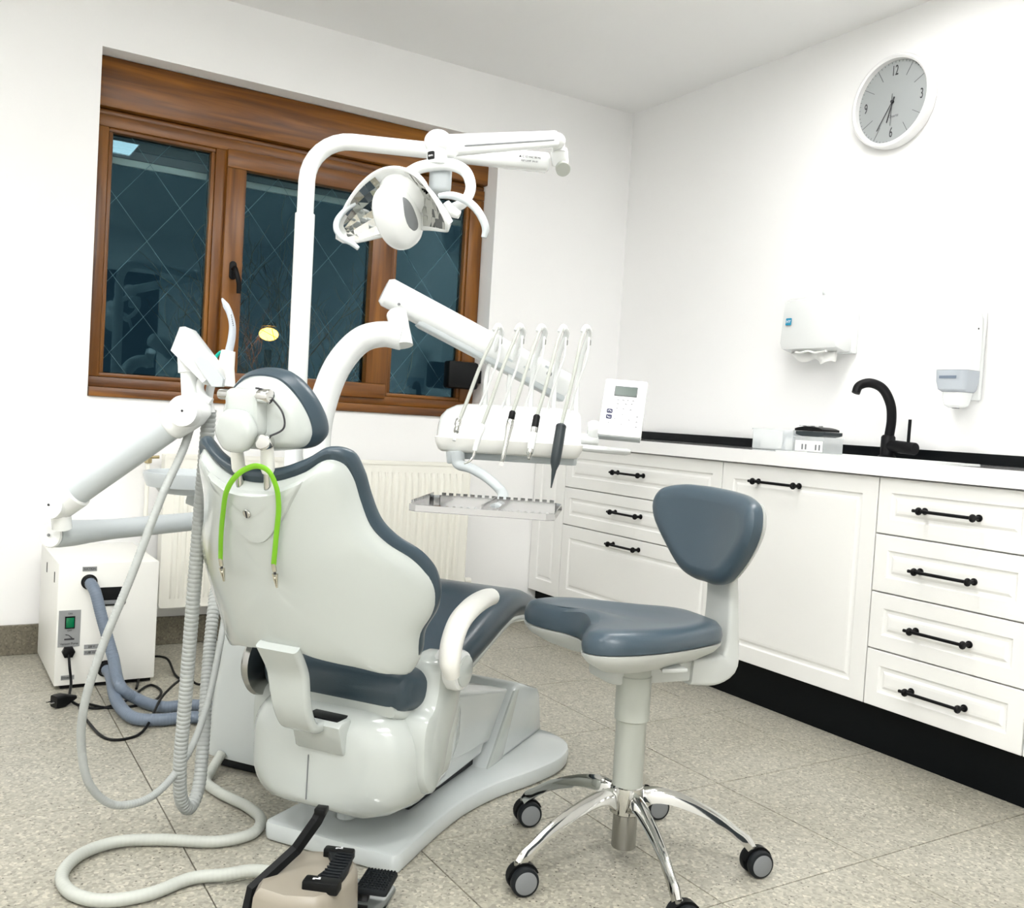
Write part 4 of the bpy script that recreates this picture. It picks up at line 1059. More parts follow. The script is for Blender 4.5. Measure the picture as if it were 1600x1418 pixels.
# ================================================================== operating lamp
lampo = empty('operating_lamp', (0, 0, 0), M=Matrix.Translation((0.9924, 2.0012, 1.5932)), label='white dental operating lamp with faceted reflectors hanging on a double swing arm', cat='lamp')
e0 = pole + td_ * .365 + V((0, 0, zt)); e1 = pole + td_ * .655 + V((0, 0, zt))
def beam(name, a, b, w0, h0, w1, h1_, m, parent, r=.012, F=None):
    a = V(a); b = V(b); d_ = (b - a).normalized(); sx_ = d_.cross(V((0, 0, 1))).normalized(); up_ = sx_.cross(d_).normalized()
    bm = bmesh.new(); rings = []
    L = (b - a).length
    for k, (f_, t_) in enumerate(((.82, 0), (1, .02), (1, .98), (.82, 1))):
        w_ = (w0 + (w1 - w0) * t_) * f_; h_ = (h0 + (h1_ - h0) * t_) * f_
        rings.append([a + d_ * L * t_ + sx_ * x + up_ * y for x, y in rrect(w_, h_, min(r, h_ * .45), 5)])
    ring_loft(bm, rings); return link(name, bm, m, parent, F)
beam('lower_swing_arm', e0 - td_ * .03, e1, .048, .048, .052, .052, M_white, lampo, .016)
elb = V((1.4502, 2.1936, 1.6999))
cyl('elbow_lower', V((1.4749, 2.2247, 1.6845)), V((1.4577, 2.2135, 1.7247)), .024, M_white, lampo, bevel=.005, seg=30)
cyl('elbow_cap', V((1.4684, 2.2047, 1.6723)), V((1.4645, 2.1950, 1.6645)), .020, M_column, lampo, seg=30)
cyl('elbow_neck', V((1.4540, 2.2035, 1.7114)), V((1.4518, 2.2058, 1.7324)), .017, M_white, lampo, seg=30)
ball('elbow_upper', V((1.4288, 2.1847, 1.7336)), .026, M_white, lampo, scale=(1, 1, .85))
j0 = V((1.0066, 2.0162, 1.5993)); j1 = V((1.4187, 2.1793, 1.7355))
beam('upper_spring_arm', j0, j1, .042, .050, .040, .042, M_white, lampo, .010)
d_ = (j1 - j0).normalized(); sx_ = d_.cross(V((0, 0, 1))).normalized(); up_ = sx_.cross(d_)
if sx_.dot(cz_) < 0: sx_ = -sx_
beam('spring_arm_groove', j0 + d_ * .05 + sx_ * .0205 - up_ * .004, j1 - d_ * .03 + sx_ * .0195 - up_ * .004, .003, .004, .003, .004, M_midgrey, lampo, .001)
ball('arm_dome', V((0.9858, 2.0056, 1.6017)), .033, M_white, lampo, scale=(1.0, 1.0, .86), seg=32)
tube('arm_socket', [V((0.9924, 2.0012, 1.5932)), V((1.0221, 2.0064, 1.5944))], [.030, .027], M_white, lampo, smooth=1, seg=24)
cyl('stem', V((0.9847, 2.0060, 1.5957)), V((0.9850, 2.0038, 1.5481)), .0245, M_white, lampo, seg=32, bevel=.003)
bz = (cz_ * .86 - cx_ * .50).normalized(); bd = frame_axes(V((0.9845, 2.0048, 1.5644)) + bz * .0245, cyv.cross(bz).normalized(), cyv, bz)
prism('badge', rrect(.0175, .0185, .003), -.006, .0012, M_black, lampo, bd)
text('badge_letters', 'evo', .0085, M_whiteink, bd @ Matrix.Translation((0, 0, .0016)), lampo)
# print on the lower arm
sd3 = td_.cross(V((0, 0, 1))).normalized()
if sd3.dot(cz_) < 0: sd3 = -sd3
Fl = frame_axes(e0.lerp(e1, .80) + sd3 * .0268 + V((0, 0, .004)), td_, V((0, 0, 1)), td_.cross(V((0, 0, 1))))
text('arm_print', '\u25B2 C 12 VAC 50 Hz', .0075, M_ink, Fl, lampo); text('arm_print', 'REF LAMP  SN 01', .0065, M_lightink, Fl @ Matrix.Translation((0, -.011, 0)), lampo)
# yoke
tube('yoke', [V((0.9228, 2.0176, 1.5214)), V((0.9455, 2.0160, 1.5371)), V((0.9850, 2.0039, 1.5496)), V((1.0166, 1.9844, 1.5504)), V((1.0411, 1.9687, 1.5372)), V((1.0473, 1.9519, 1.5088)), V((1.0361, 1.9341, 1.4788)), V((1.0136, 1.9232, 1.4514)), V((0.9920, 1.9242, 1.4379))], [.014, .014, .0145, .0145, .0135, .0125, .012, .012, .011], M_white, lampo, seg=18)
# transformer box behind the head
bm = bmesh.new(); add_box(bm, V((1.0104, 2.0342, 1.5259)), (.052, .06, .070), .012, 3, R=Matrix.Rotation(math.radians(-25), 3, 'Z')); link('rear_housing', bm, M_grey, lampo)
for v in []: pass

# lamp head, local frame: X = long axis, Y = up, Z = light direction
HC = V((0.9108, 2.0100, 1.4480))
fdir = (cz_ * .66 - cx_ * .50 - cyv * .56).normalized()
xax = (cx_ * .83 + cz_ * .55 - cyv * .02); xax = (xax - fdir * xax.dot(fdir)).normalized(); yax = fdir.cross(xax)
FL = frame_axes(HC, xax, yax, fdir)
head = empty('lamp_head', (0, 0, 0), M=FL); head.parent = lampo; head.matrix_local = MW[lampo.name].inverted() @ FL
def surf(name, fn, nu, nv, m, parent, F, thick=0, smooth=True, flat=False):
    bm = bmesh.new(); g = [[bm.verts.new(fn(i / nu, j / nv)) for j in range(nv + 1)] for i in range(nu + 1)]
    for i in range(nu):
        for j in range(nv):
            try: bm.faces.new((g[i][j], g[i + 1][j], g[i + 1][j + 1], g[i][j + 1]))
            except ValueError: pass
    bmesh.ops.remove_doubles(bm, verts=bm.verts, dist=1e-5)
    if flat: pass
    o = link(name, bm, m, parent, F, smooth=smooth)
    if thick:
        s_ = o.modifiers.new('t', 'SOLIDIFY'); s_.thickness = thick; s_.offset = 0
    return o
W_, H_ = .168, .076
def env(a):       # half height along the span, full in the middle, pointed lobes at the tips
    return H_ * (max(0, 1 - abs(a) ** 2.2)) ** .62
def shellf(u, v):
    a = -1 + 2 * u; b = -1 + 2 * v
    h = env(a) * (1 if b < 0 else 1.0)
    y = h * b - .048 * a * a + .014
    z = .062 * a * a + .028 * b * b * (1 - .3 * abs(a)) - .030 * (1 - a * a) * .5
    return V((W_ * a, y, z))
surf('head_shell', shellf, 40, 16, M_white, head, FL, thick=.006)
# crown hump behind
bm = bmesh.new(); bmesh.ops.create_uvsphere(bm, u_segments=28, v_segments=14, radius=1)
for v in bm.verts: v.co = V((v.co.x * .070, v.co.y * .060 + .020, v.co.z * .035 - .012))
link('head_crown', bm, M_white, head, FL)
# faceted mirrors in the two wings
for s in (-1, 1):
    bm = bmesh.new(); rr2 = random.Random(5)
    NU, NV = 7, 6
    def mf(u, v):
        a = s * (.26 + .66 * u); b = -.86 + 1.72 * v
        p = shellf((a + 1) / 2, (b + 1) / 2); p.z += .0055; return p
    for i in range(NU):
        for j in range(NV):
            q = [mf((i + di) / NU, (j + dj) / NV) for di, dj in ((0.0, 0.0), (1, 0.0), (1, 1), (0.0, 1))]
            if i == NU - 1 and j in (0, NV - 1): continue
            c_ = sum(q, V((0, 0, 0))) / 4
            tlt = V((rr2.uniform(-.10, .10), rr2.uniform(-.10, .10), 0))
            vs = [bm.verts.new(V((p.x, p.y, p.z + tlt.x * (p.x - c_.x) + tlt.y * (p.y - c_.y)))) for p in q]
            bm.faces.new(vs)
    o = link('faceted_reflector', bm, M_mirror, head, FL, smooth=False)
# central bulb cover: tall rounded visor with a grey teardrop window on its side
bm = bmesh.new(); bmesh.ops.create_uvsphere(bm, u_segments=36, v_segments=24, radius=1)
for v in bm.verts:
    x, y, z = v.co
    v.co = V((math.copysign(abs(x) ** .85, x) * .045, math.copysign(abs(y) ** .9, y) * .076 - .016, .036 + math.copysign(abs(z) ** .8, z) * .056))
link('bulb_cover', bm, M_white, head, FL)
bm = bmesh.new()
def cover_x(Y, Z, off):
    y = (abs(Y + .016) / .076) ** (1 / .9); z = (abs(Z - .036) / .056) ** (1 / .8)
    return .045 * max(.02, 1 - y * y - z * z) ** (.5 * .85) + off
ol = smooth_outline([(.030, -.050), (.046, -.052), (.060, -.034), (.060, -.008), (.050, .016), (.040, .028), (.030, .016), (.026, -.018)], 4)
rings = []
for f_ in (1, .92, .5, .15):
    rings.append([V((cover_x(b * f_ + (-.012) * (1 - f_), a * f_ + .044 * (1 - f_), .0012 if f_ < 1 else -.001), b * f_ + (-.012) * (1 - f_), a * f_ + .044 * (1 - f_))) for a, b in ol])
ring_loft(bm, rings, False, True)
link('teardrop_window', bm, M_midgrey, head, FL)
# vents
for k in range(3): box('vent_slot', (.072 + k * .006, .026 + k * -.004, .004 + k * .003), (.0735 + k * .006, .040 + k * -.005, .010 + k * .003), M_black, head, FL)
# handles: curved grips at both ends
tube('grip', [(0.8273, 2.0968, 1.4478), (0.8076, 2.1083, 1.4315), (0.7895, 2.1066, 1.4062), (0.7805, 2.0875, 1.3801), (0.7863, 2.0594, 1.3569), (0.8003, 2.0386, 1.3448), (0.8129, 2.0303, 1.3341)], [.004, .0065, .0075, .0075, .007, .0065, .005], M_grey, lampo, seg=12)
tube('grip', [(0.9596, 1.9335, 1.4611), (0.9770, 1.9110, 1.4618), (0.9944, 1.8881, 1.4539), (1.0120, 1.8648, 1.4361), (1.0236, 1.8447, 1.4097), (1.0316, 1.8387, 1.3848), (1.0286, 1.8398, 1.3663)], [.006, .0085, .009, .009, .009, .0085, .006], M_grey, lampo, seg=14)
tube('grip_stem', [(0.9689, 1.9153, 1.4454), (0.9852, 1.9163, 1.4284), (1.0001, 1.9067, 1.4208)], [.008, .013, .009], M_white, lampo, seg=12)

# ================================================================== delivery arm and console
darm = empty('delivery_arm', (0, 0, 0), M=Matrix.Translation((1.0599, 2.3550, 1.2174)), label='thick white spring arm sloping down to the instrument console', cat='dental arm')
tube('post_bracket', [(1.0557, 2.2957, 1.1462), (1.0542, 2.3102, 1.1889), (1.0582, 2.3448, 1.2303)], [.030, .026, .028], M_white, darm, smooth=3, seg=20)
s0 = V((1.0582, 2.3944, 1.2908)); s1 = V((1.5558, 2.2425, 1.0693))
d_ = (s1 - s0).normalized()
beam('spring_arm', s0 - d_ * .02, s1, .075, .080, .070, .080, M_white, darm, .030)
sx_ = d_.cross(V((0, 0, 1))).normalized(); up_ = sx_.cross(d_)
if sx_.dot(cz_) < 0: sx_ = -sx_
beam('arm_skirt', s0 + d_ * .10 - up_ * .036, s1 - up_ * .036, .06, .018, .06, .018, M_grey, darm, .006)
bm = bmesh.new(); c_ = s0 + d_ * .030 + sx_ * .0375 - up_ * .020; add_cyl(bm, c_, c_ + sx_ * .001, .004, seg=14); link('arm_pin', bm, M_midgrey, darm)
bm = bmesh.new(); c_ = s1 - d_ * .075 + sx_ * .035 + up_ * .006; add_lathe(bm, c_, sx_, [(0, .008), (.0015, .008), (.0015, .005), (.0005, .0)], 18); link('arm_pin', bm, M_midgrey, darm)
Fa = frame_axes(s0 + d_ * .36 + sx_ * .0372 + up_ * .005, d_, up_, d_.cross(up_))
for k, (dx, dz, L_) in enumerate(((0, -.020, .020), (.055, -.018, .020), (.11, .012, .018))):
    box('arm_print', (dx, dz, -.0002), (dx + L_, dz + .006, .0004), M_grey, darm, Fa)

con = empty('instrument_console', (0, 0, 0), M=Matrix.Translation((1.3110, 2.1281, 0.9110)), label='white instrument console with five whip arms over the chair legs', cat='dental console')
FK = frame_axes(V((1.3372, 2.1707, 0.9098)), V((.8522, -.5233, 0)), V((.5233, .8522, 0)), V((0, 0, 1)))   # x right, y away, z up
con.matrix_world = FK; MW[con.name] = FK.copy()
# housing: side profile in (y,z), tapered at the left
def cprof(f, g=0):
    pr = [(.19, .018), (.19, .060), (.17, .085), (.10, .098), (.055, .090), (.015, .060), (-.02, .018), (-.028, .004), (.0, .002)]
    return [(y * f + .06 * (1 - f), z * f) for y, z in pr]
bm = bmesh.new(); rings = []
for x_, f_ in ((-.205, .42), (-.200, .62), (-.185, .80), (-.160, .93), (-.13, .99), (-.10, 1), (.150, 1), (.172, .96), (.184, .88)):
    rings.append([V((x_, y, z)) for y, z in [(p.x, p.y) for p in catmull([V((a, b, 0)) for a, b in cprof(f_)], 3, closed=True)]])
ring_loft(bm, rings); link('console_cover', bm, M_white, con, FK)
bm = bmesh.new()
ring_loft(bm, [[V((x, y, z)) for x, y in rrect(.400 - i_, .225 - i_, .03, 5, -.008, .080)] for z, i_ in ((.004, .004), (.002, 0), (-.012, .004), (-.030, .020), (-.036, .035))])
link('console_tray', bm, M_box, con, FK)
prism('console_underbox', rrect(.335, .15, .012, 4, .012, .090), -.055, -.030, M_grey, con, FK, bevel=.004)
# side grip + keypad arm at the right
tube('keypad_arm', [(.165, .05, .016), (.20, .045, .018), (.235, .045, .018)], .016, M_white, con, FK, smooth=2)
bm = bmesh.new(); add_tube(bm, [(.180, .02, -.004), (.23, .0, -.006), (.305, -.01, -.008), (.318, -.01, -.008)], [.012, .012, .012, .008], seg=16, flat=(.8, 1.6)); link('side_handle', bm, M_white, con, FK)
bm = bmesh.new(); add_lathe(bm, (.205, .045, .045), (1, 0, .0), [(0, .020), (.01, .026), (.025, .026), (.035, .02)], 24); link('keypad_joint', bm, M_white, con, FK)

# keypad panel
kp_ = empty('keypad_panel', (0, 0, 0), M=Matrix.Translation((1.5124, 1.9105, 0.9301)), label='white keypad panel with grey display and two navy keys', cat='control panel')
ka = V((1.5276, 2.0257, 1.0919)); kb = V((1.6105, 1.9509, 1.0893)); kc_ = V((1.4681, 1.9622, 0.9488)); kd_ = V((1.5482, 1.8891, 0.9441))
kx = ((kb - ka) + (kd_ - kc_)).normalized(); ky = ((ka - kc_) + (kb - kd_)); ky = (ky - kx * ky.dot(kx)).normalized(); kz = kx.cross(ky)
kw = (kb - ka).length; kh = (ka - kc_).length
FKp = frame_axes((ka + kb + kc_ + kd_) / 4, kx, ky, kz)
prism('panel_case', rrect(kw, kh + .006, .006, 4), -.022, 0, M_white, kp_, FKp, bevel=.003)
box('lower_edge', (-kw / 2 + .002, -kh / 2 - .004, -.026), (kw / 2 - .002, -kh / 2 + .004, -.004), M_grey, kp_, FKp, bevel=.002)
def kpos(px, py):   # key positions in fractions of the face
    return ((px - .5) * kw, (.5 - py) * kh)
x_, y_ = kpos(.52, .205)
prism('display_frame', rrect(.060, .031, .001, 1, x_, y_), 0, .0012, M_lcdf, kp_, FKp); prism('display', rrect(.055, .027, .001, 1, x_, y_), .0012, .0016, M_lcd, kp_, FKp)
for fy in (.585, .690):
    x_, y_ = kpos(.205, fy); k_ = prism('navy_key', rrect(.0155, .0125, .003, 3, x_, y_), 0, .0014, M_navy, kp_, FKp)
    bm = bmesh.new()
    add_tube(bm, [V((x_ - .0045, y_ - (.001 if fy < .6 else -.001), .0018)), V((x_ - .001, y_ + (.0022 if fy < .6 else -.0022), .0018)), V((x_ + .0045, y_ - (.0022 if fy < .6 else .0022), .0018))], .0007, seg=6, smooth=2)
    link('key_symbol', bm, M_whiteink, k_, FKp)
for fx, fy, sz in ((.37, .37, .007), (.49, .37, .007), (.60, .37, .007), (.72, .37, .007), (.37, .44, .006), (.56, .44, .006), (.70, .435, .006), (.37, .53, .007), (.52, .53, .007), (.69, .54, .007), (.52, .64, .006), (.35, .72, .006), (.68, .725, .006), (.52, .815, .007), (.86, .655, .006), (.86, .75, .006), (.86, .84, .006), (.22, .80, .006)):
    x_, y_ = kpos(fx, fy); bm = bmesh.new(); add_box(bm, (x_, y_, .0004), (sz, .0012, .0005)); add_box(bm, (x_ - .001, y_ + .0022, .0004), (.0016, .0024, .0005)); link('key_icon', bm, M_lightink, kp_, FKp)

# whip arms, hoses and instruments
piv = [757, 793, 828, 864, 899]; tip = [779, 813, 847, 881, 917]; pivy = [632, 634, 636, 637, 638]
STATIONS = [
    dict(arm=[(1.3262, 2.3104, 0.9939), (1.3291, 2.3130, 1.0948), (1.3302, 2.2797, 1.1585), (1.3283, 2.2476, 1.2064), (1.3065, 2.2264, 1.2206), (1.2891, 2.2189, 1.2047)], hose=[(1.2986, 2.2194, 1.2160), (1.2742, 2.1977, 1.1817), (1.2287, 2.1755, 1.1055), (1.1858, 2.1624, 1.0052), (1.1649, 2.1613, 0.9533)], hose2=[(1.3170, 2.2306, 1.1941), (1.3092, 2.2212, 1.1375), (1.2931, 2.2395, 1.0582), (1.2813, 2.2675, 0.9923)], a=(1.1649, 2.1613, 0.9533), b=(1.1496, 2.1457, 0.9169)),
    dict(arm=[(1.3814, 2.2764, 0.9943), (1.3842, 2.2789, 1.0951), (1.3815, 2.2482, 1.1621), (1.3791, 2.2164, 1.2101), (1.3568, 2.1956, 1.2242), (1.3390, 2.1882, 1.2082)], hose=[(1.3486, 2.1886, 1.2195), (1.3237, 2.1673, 1.1852), (1.2788, 2.1445, 1.1034), (1.2365, 2.1308, 0.9982), (1.2160, 2.1293, 0.9437)], hose2=[(1.3674, 2.1997, 1.1977), (1.3594, 2.1904, 1.1410), (1.3435, 2.2085, 1.0618), (1.3352, 2.2342, 0.9927)], a=(1.2160, 2.1293, 0.9437), b=(1.1867, 2.1199, 0.8506)),
    dict(arm=[(1.4350, 2.2433, 0.9945), (1.4378, 2.2459, 1.0953), (1.4330, 2.2165, 1.1640), (1.4300, 2.1851, 1.2119), (1.4070, 2.1646, 1.2260), (1.3890, 2.1575, 1.2100)], hose=[(1.3987, 2.1578, 1.2214), (1.3732, 2.1368, 1.1870), (1.3366, 2.1096, 1.1234), (1.3005, 2.0928, 1.0343), (1.2837, 2.0895, 0.9882)], hose2=[(1.4179, 2.1686, 1.1995), (1.4097, 2.1594, 1.1429), (1.3940, 2.1775, 1.0636), (1.3877, 2.2019, 0.9929)], a=(1.2837, 2.0895, 0.9882), b=(1.2526, 2.0792, 0.8487)),
    dict(arm=[(1.4901, 2.2094, 0.9966), (1.4929, 2.2120, 1.0974), (1.4844, 2.1848, 1.1659), (1.4809, 2.1538, 1.2138), (1.4573, 2.1337, 1.2278), (1.4390, 2.1267, 1.2118)], hose=[(1.4488, 2.1270, 1.2232), (1.4226, 2.1064, 1.1888), (1.3880, 2.0779, 1.1219), (1.3534, 2.0600, 1.0297), (1.3375, 2.0560, 0.9821)], hose2=[(1.4683, 2.1375, 1.2013), (1.4600, 2.1285, 1.1447), (1.4445, 2.1464, 1.0654), (1.4415, 2.1687, 0.9949)], a=(1.3375, 2.0560, 0.9821), b=(1.3120, 2.0434, 0.8710)),
    dict(arm=[(1.5437, 2.1763, 0.9968), (1.5466, 2.1789, 1.0976), (1.5389, 2.1514, 1.1697), (1.5347, 2.1208, 1.2176), (1.5105, 2.1010, 1.2316), (1.4918, 2.0942, 1.2156)], hose=[(1.5018, 2.0945, 1.2269), (1.4750, 2.0742, 1.1925), (1.4411, 2.0448, 1.1157), (1.4071, 2.0262, 1.0149), (1.3918, 2.0217, 0.9628)], hose2=[(1.5217, 2.1047, 1.2051), (1.5132, 2.0958, 1.1485), (1.4979, 2.1136, 1.0692), (1.4939, 2.1364, 0.9951)], a=(1.3918, 2.0217, 0.9628), b=(1.3633, 2.0088, 0.8007)),
]
NAMES = [('three_way_nozzle', 'short chrome nozzle holder at the left end of the console', 'handpiece'), ('air_water_syringe', 'slim silver syringe with a bent tip, second from left on the console', 'syringe'), ('turbine_handpiece', 'silver turbine handpiece with black collar at the middle of the console', 'handpiece'), ('micromotor_handpiece', 'short white micromotor with black collar and steel nose, fourth on the console', 'handpiece'), ('scaler_handpiece', 'dark grey pointed scaler handpiece at the right end of the console', 'handpiece')]
for i, st in enumerate(STATIONS):
    bm = bmesh.new(); add_tube(bm, [V(p) for p in st['arm']], [.0085, .0075, .0075, .0095, .0085, .006], seg=12, flat=(.8, 1.1)); wa = link('whip_arm', bm, M_white, con)
    t_ = V(st['arm'][-1]); bm = bmesh.new(); add_box(bm, V(st['arm'][3]) + V((0, 0, -.026)) + cz_ * .012, (.009, .009, .016), .002, 1); link('arm_roller', bm, M_steel, wa)
    a = V(st['a']); b = V(st['b']); ax = (b - a).normalized(); L = (b - a).length
    nm, lab, ct = NAMES[i]
    it = empty(nm, (0, 0, 0), M=Matrix.Translation(a), label=lab, cat=ct)
    bm = bmesh.new(); add_tube(bm, [V(p) for p in st['hose']], [.0042, .0044, .0048, .0050, .0052], seg=10); link('hose', bm, M_hose2, it)
    bm = bmesh.new(); add_tube(bm, [V(p) for p in st['hose2']], .0036, seg=8); link('return_hose', bm, M_white, it)
    def lz(n_, prof, m): bm = bmesh.new(); add_lathe(bm, a, ax, prof, 20); return link(n_, bm, m, it)
    if i == 0:
        lz('body', [(-.012, .004), (-.010, .008), (.006, .009), (.012, .006), (.020, .0075), (.028, .0075), (.032, .004)], M_chrome); lz('tip', [(.030, .003), (.044, .003), (.048, .0045), (.054, .0045), (.056, .001)], M_white)
    elif i == 1:
        lz('body', [(-.010, .005), (-.006, .0095), (.004, .0105), (.018, .009), (.022, .008), (.060, .0065), (.064, .005)], M_white)
        e_ = a + ax * .062; tube('bent_tip', [e_, e_ + ax * .018, e_ + ax * .030 + cx_ * -.006, e_ + ax * .036 + cx_ * -.018], [.0045, .0035, .003, .0022], M_chrome, it, seg=10)
    elif i == 2:
        lz('collar', [(-.004, .006), (0, .0085), (.018, .0085), (.020, .007)], M_black); lz('body', [(.019, .0088), (.022, .0098), (.040, .0105), (.055, .0088), (.075, .0068), (.11, .0058), (L - .014, .0050), (L - .012, .0040)], M_chrome)
        bm = bmesh.new(); c_ = a + ax * (L - .006); add_cyl(bm, c_ - V((0, 0, .0)) - cz_ * -.007, c_ - cz_ * .006, .0062, seg=16); link('head', bm, M_chrome, it)
    elif i == 3:
        lz('collar', [(-.004, .006), (0, .0092), (.024, .0095), (.030, .0095)], M_black); lz('ring', [(.030, .0098), (.044, .0098)], M_chrome); lz('body', [(.044, .0100), (.080, .0098), (.088, .0088)], M_white); lz('nose', [(.088, .0080), (.092, .0088), (.100, .0086), (.104, .0060), (.112, .0050), (L, .0042)], M_chrome)
    else:
        lz('body', [(-.004, .009), (0, .0135), (.050, .0140), (.085, .0135), (.100, .0125), (.118, .0065), (.150, .0030), (L, .0016)], M_darkgrey); lz('body_ring', [(.004, .0142), (.0055, .0142)], M_ink)

# ================================================================== instrument tray under the console
tray = empty('instrument_tray', (0, 0, 0), M=Matrix.Translation((1.0871, 1.8589, 0.7700)), label='polished steel instrument tray with a middle divider under the console', cat='tray')
ZTR = .79
tfl, tfr, tbl, tbr = V((0.8175, 1.6910, 0.7900)), V((1.0102, 1.4545, 0.7900)), V((1.0006, 1.9748, 0.7900)), V((1.2096, 1.7329, 0.7900))
tx = V((math.cos(math.radians(-38)), math.sin(math.radians(-38)), 0)); ty = V((-tx.y, tx.x, 0)); tcn = (tfl + tfr + tbl + tbr) / 4

FT = frame_axes(tcn, tx, ty, V((0, 0, 1)))
tw_, td2 = .292, .270
ch_ = .016
oo = [(-tw_/2 + ch_, -td2/2), (tw_/2 - ch_, -td2/2), (tw_/2, -td2/2 + ch_), (tw_/2, td2/2 - ch_), (tw_/2 - ch_, td2/2), (-tw_/2 + ch_, td2/2), (-tw_/2, td2/2 - ch_), (-tw_/2, -td2/2 + ch_)]
prism('tray_floor', oo, -.0135, -.012, M_tray, tray, FT)
bm = bmesh.new()
def rimw(i0, inner=.002, z0=-.013, z1=0.0):
    a = V((*oo[i0], 0)); b = V((*oo[(i0 + 1) % 8], 0)); d_ = (b - a); n_ = V((-d_.y, d_.x, 0)).normalized() * inner
    vs = [V((a.x, a.y, z0)), V((b.x, b.y, z0)), V((b.x, b.y, z1)), V((a.x, a.y, z1))]
    vo = [v + n_ for v in vs]; A = [bm.verts.new(v) for v in vs]; Bv = [bm.verts.new(v) for v in vo]
    bm.faces.new(A); bm.faces.new(Bv)
    for k in range(4): bm.faces.new((A[k], A[(k + 1) % 4], Bv[(k + 1) % 4], Bv[k]))
for i in range(8): rimw(i)
link('tray_rim', bm, M_tray, tray, FT, smooth=False)
# scalloped racks along the left, the back and the middle
def rack(name, a, b, n, z0=-.012, zt=.007):
    a = V((*a, 0)); b = V((*b, 0)); d_ = (b - a) / n; nn_ = V((-d_.y, d_.x, 0)).normalized() * .0015
    o = empty(name, FT @ a); o.parent = tray; o.matrix_local = MW[tray.name].inverted() @ MW[o.name]
    bm = bmesh.new(); add_box(bm, (a + b) / 2 + V((0, 0, (z0 + zt - .006) / 2)), ((b - a).length if abs(d_.x) > abs(d_.y) else .0015, (b - a).length if abs(d_.y) > abs(d_.x) else .0015, zt - .006 - z0)); link('rack_bar', bm, M_tray, o, FT, smooth=False)
    bm = bmesh.new()
    for k in range(n):
        c_ = a + d_ * (k + .5); sz = d_.length * .6
        add_box(bm, c_ + V((0, 0, zt - .003)), (sz if abs(d_.x) > abs(d_.y) else .0015, sz if abs(d_.y) > abs(d_.x) else .0015, .006))
    g = link('rack_teeth', bm, M_tray, o, FT, smooth=False); g['kind'] = 'stuff'
rack('side_rack', (-tw_/2 + .003, -td2/2 + ch_), (-tw_/2 + .003, td2/2 - ch_), 14)
rack('back_rack', (-tw_/2 + ch_, td2/2 - .004), (tw_/2 - ch_, td2/2 - .004), 16, zt=.006)
rack('middle_rack', (.0, -td2/2 + .006), (.0, td2/2 - .006), 14)
tube('tray_arm', [(1.1948, 2.2218, 0.8760), (1.2017, 2.2162, 0.8441), (1.2198, 2.1811, 0.8352), (1.2436, 2.1422, 0.8169), (1.2583, 2.1087, 0.7966), (1.2612, 2.0828, 0.7825), FT @ V((.0, td2/2 - .05, -.020))], [.014, .014, .013, .0125, .012, .012, .014], M_grey, tray, seg=16, flat=(1.15, .9))
bm = bmesh.new(); add_cyl(bm, (1.2090, 2.2484, 0.8766), (1.2101, 2.2462, 0.8422), .026, .024, bevel=.004); link('tray_arm_hub', bm, M_grey, tray)
prism('tray_mount', rrect(.09, .05, .02, 5, 0, td2/2 - .055), -.030, -.0137, M_grey, tray, FT, bevel=.004)

# ================================================================== suction motor box at the back left
FB = frame((.373, 3.350, 0), math.radians(1))
sm_ = empty('suction_motor', (0, 0, 0), M=FB, label='white boxy suction motor cabinet on the floor by the left wall corner', cat='suction unit')
bw, bdp, bh = .312, .46, .415
box('cabinet_body', (0, 0, .014), (bw, bdp, bh), M_box, sm_, FB, bevel=.003)
box('base_gap', (.02, .01, .002), (bw - .01, bdp - .02, .016), M_black, sm_, FB)
box('side_slot', (-.0015, .08, .34), (.002, .092, .375), M_black, sm_, FB, bevel=.001); box('side_slot', (-.0015, .28, .34), (.002, .292, .375), M_black, sm_, FB, bevel=.001)
def fpos(px_, z): return None
def port(name, x, z, r_):
    lathe(name, (x, 0, z), (0, -1, 0), [(0, r_ * 1.25), (.004, r_ * 1.25), (.006, r_ * .95), (.012, r_ * .95), (.016, r_ * 1.0), (.022, r_ * .85), (.020, r_ * .6)], M_black, sm_, FB)
port('suction_port', .093, .353, .020); port('exhaust_port', .155, .060, .022)
prism('recessed_handle', rrect(.088, .062, .008, 4, .165, .302), 0, .004, M_black, sm_, FB, mapf=lambda x, y, z: V((x, -z, y)), bevel=.001)
box('handle_lip', (.133, -.008, .276), (.203, -.003, .290), M_midgrey, sm_, FB, bevel=.002)
bx = box('switch_plate', (.002 + .004, -.002, .142), (.072, .0, .262), M_plate, sm_, FB)
box('green_switch', (.028, -.008, .206), (.052, -.002, .238), M_greensw, bx, FB, bevel=.001); box('switch_bezel', (.025, -.004, .202), (.055, -.0019, .242), M_black, bx, FB)
Ff = FB @ frame_axes(V((0, -.0024, 0)), V((1, 0, 0)), V((0, 0, 1)), V((0, -1, 0)))
text('plate_print', 'ON', .008, M_ink, Ff @ Matrix.Translation((.040, .251, 0)), bx); text('plate_print', 'OFF', .008, M_ink, Ff @ Matrix.Translation((.040, .195, 0)), bx); text('plate_print', 'Vacuum Pump', .0095, M_ink, Ff @ Matrix.Translation((.040, .152, 0)), bx)
bm = bmesh.new(); add_box(bm, (.040, -.0024, .167), (.030, .001, .005)); add_tube(bm, [V((.028, -.0026, .183)), V((.038, -.0026, .180)), V((.048, -.0026, .170))], .0012, seg=5, smooth=1); link('plate_symbol', bm, M_ink, bx, FB)
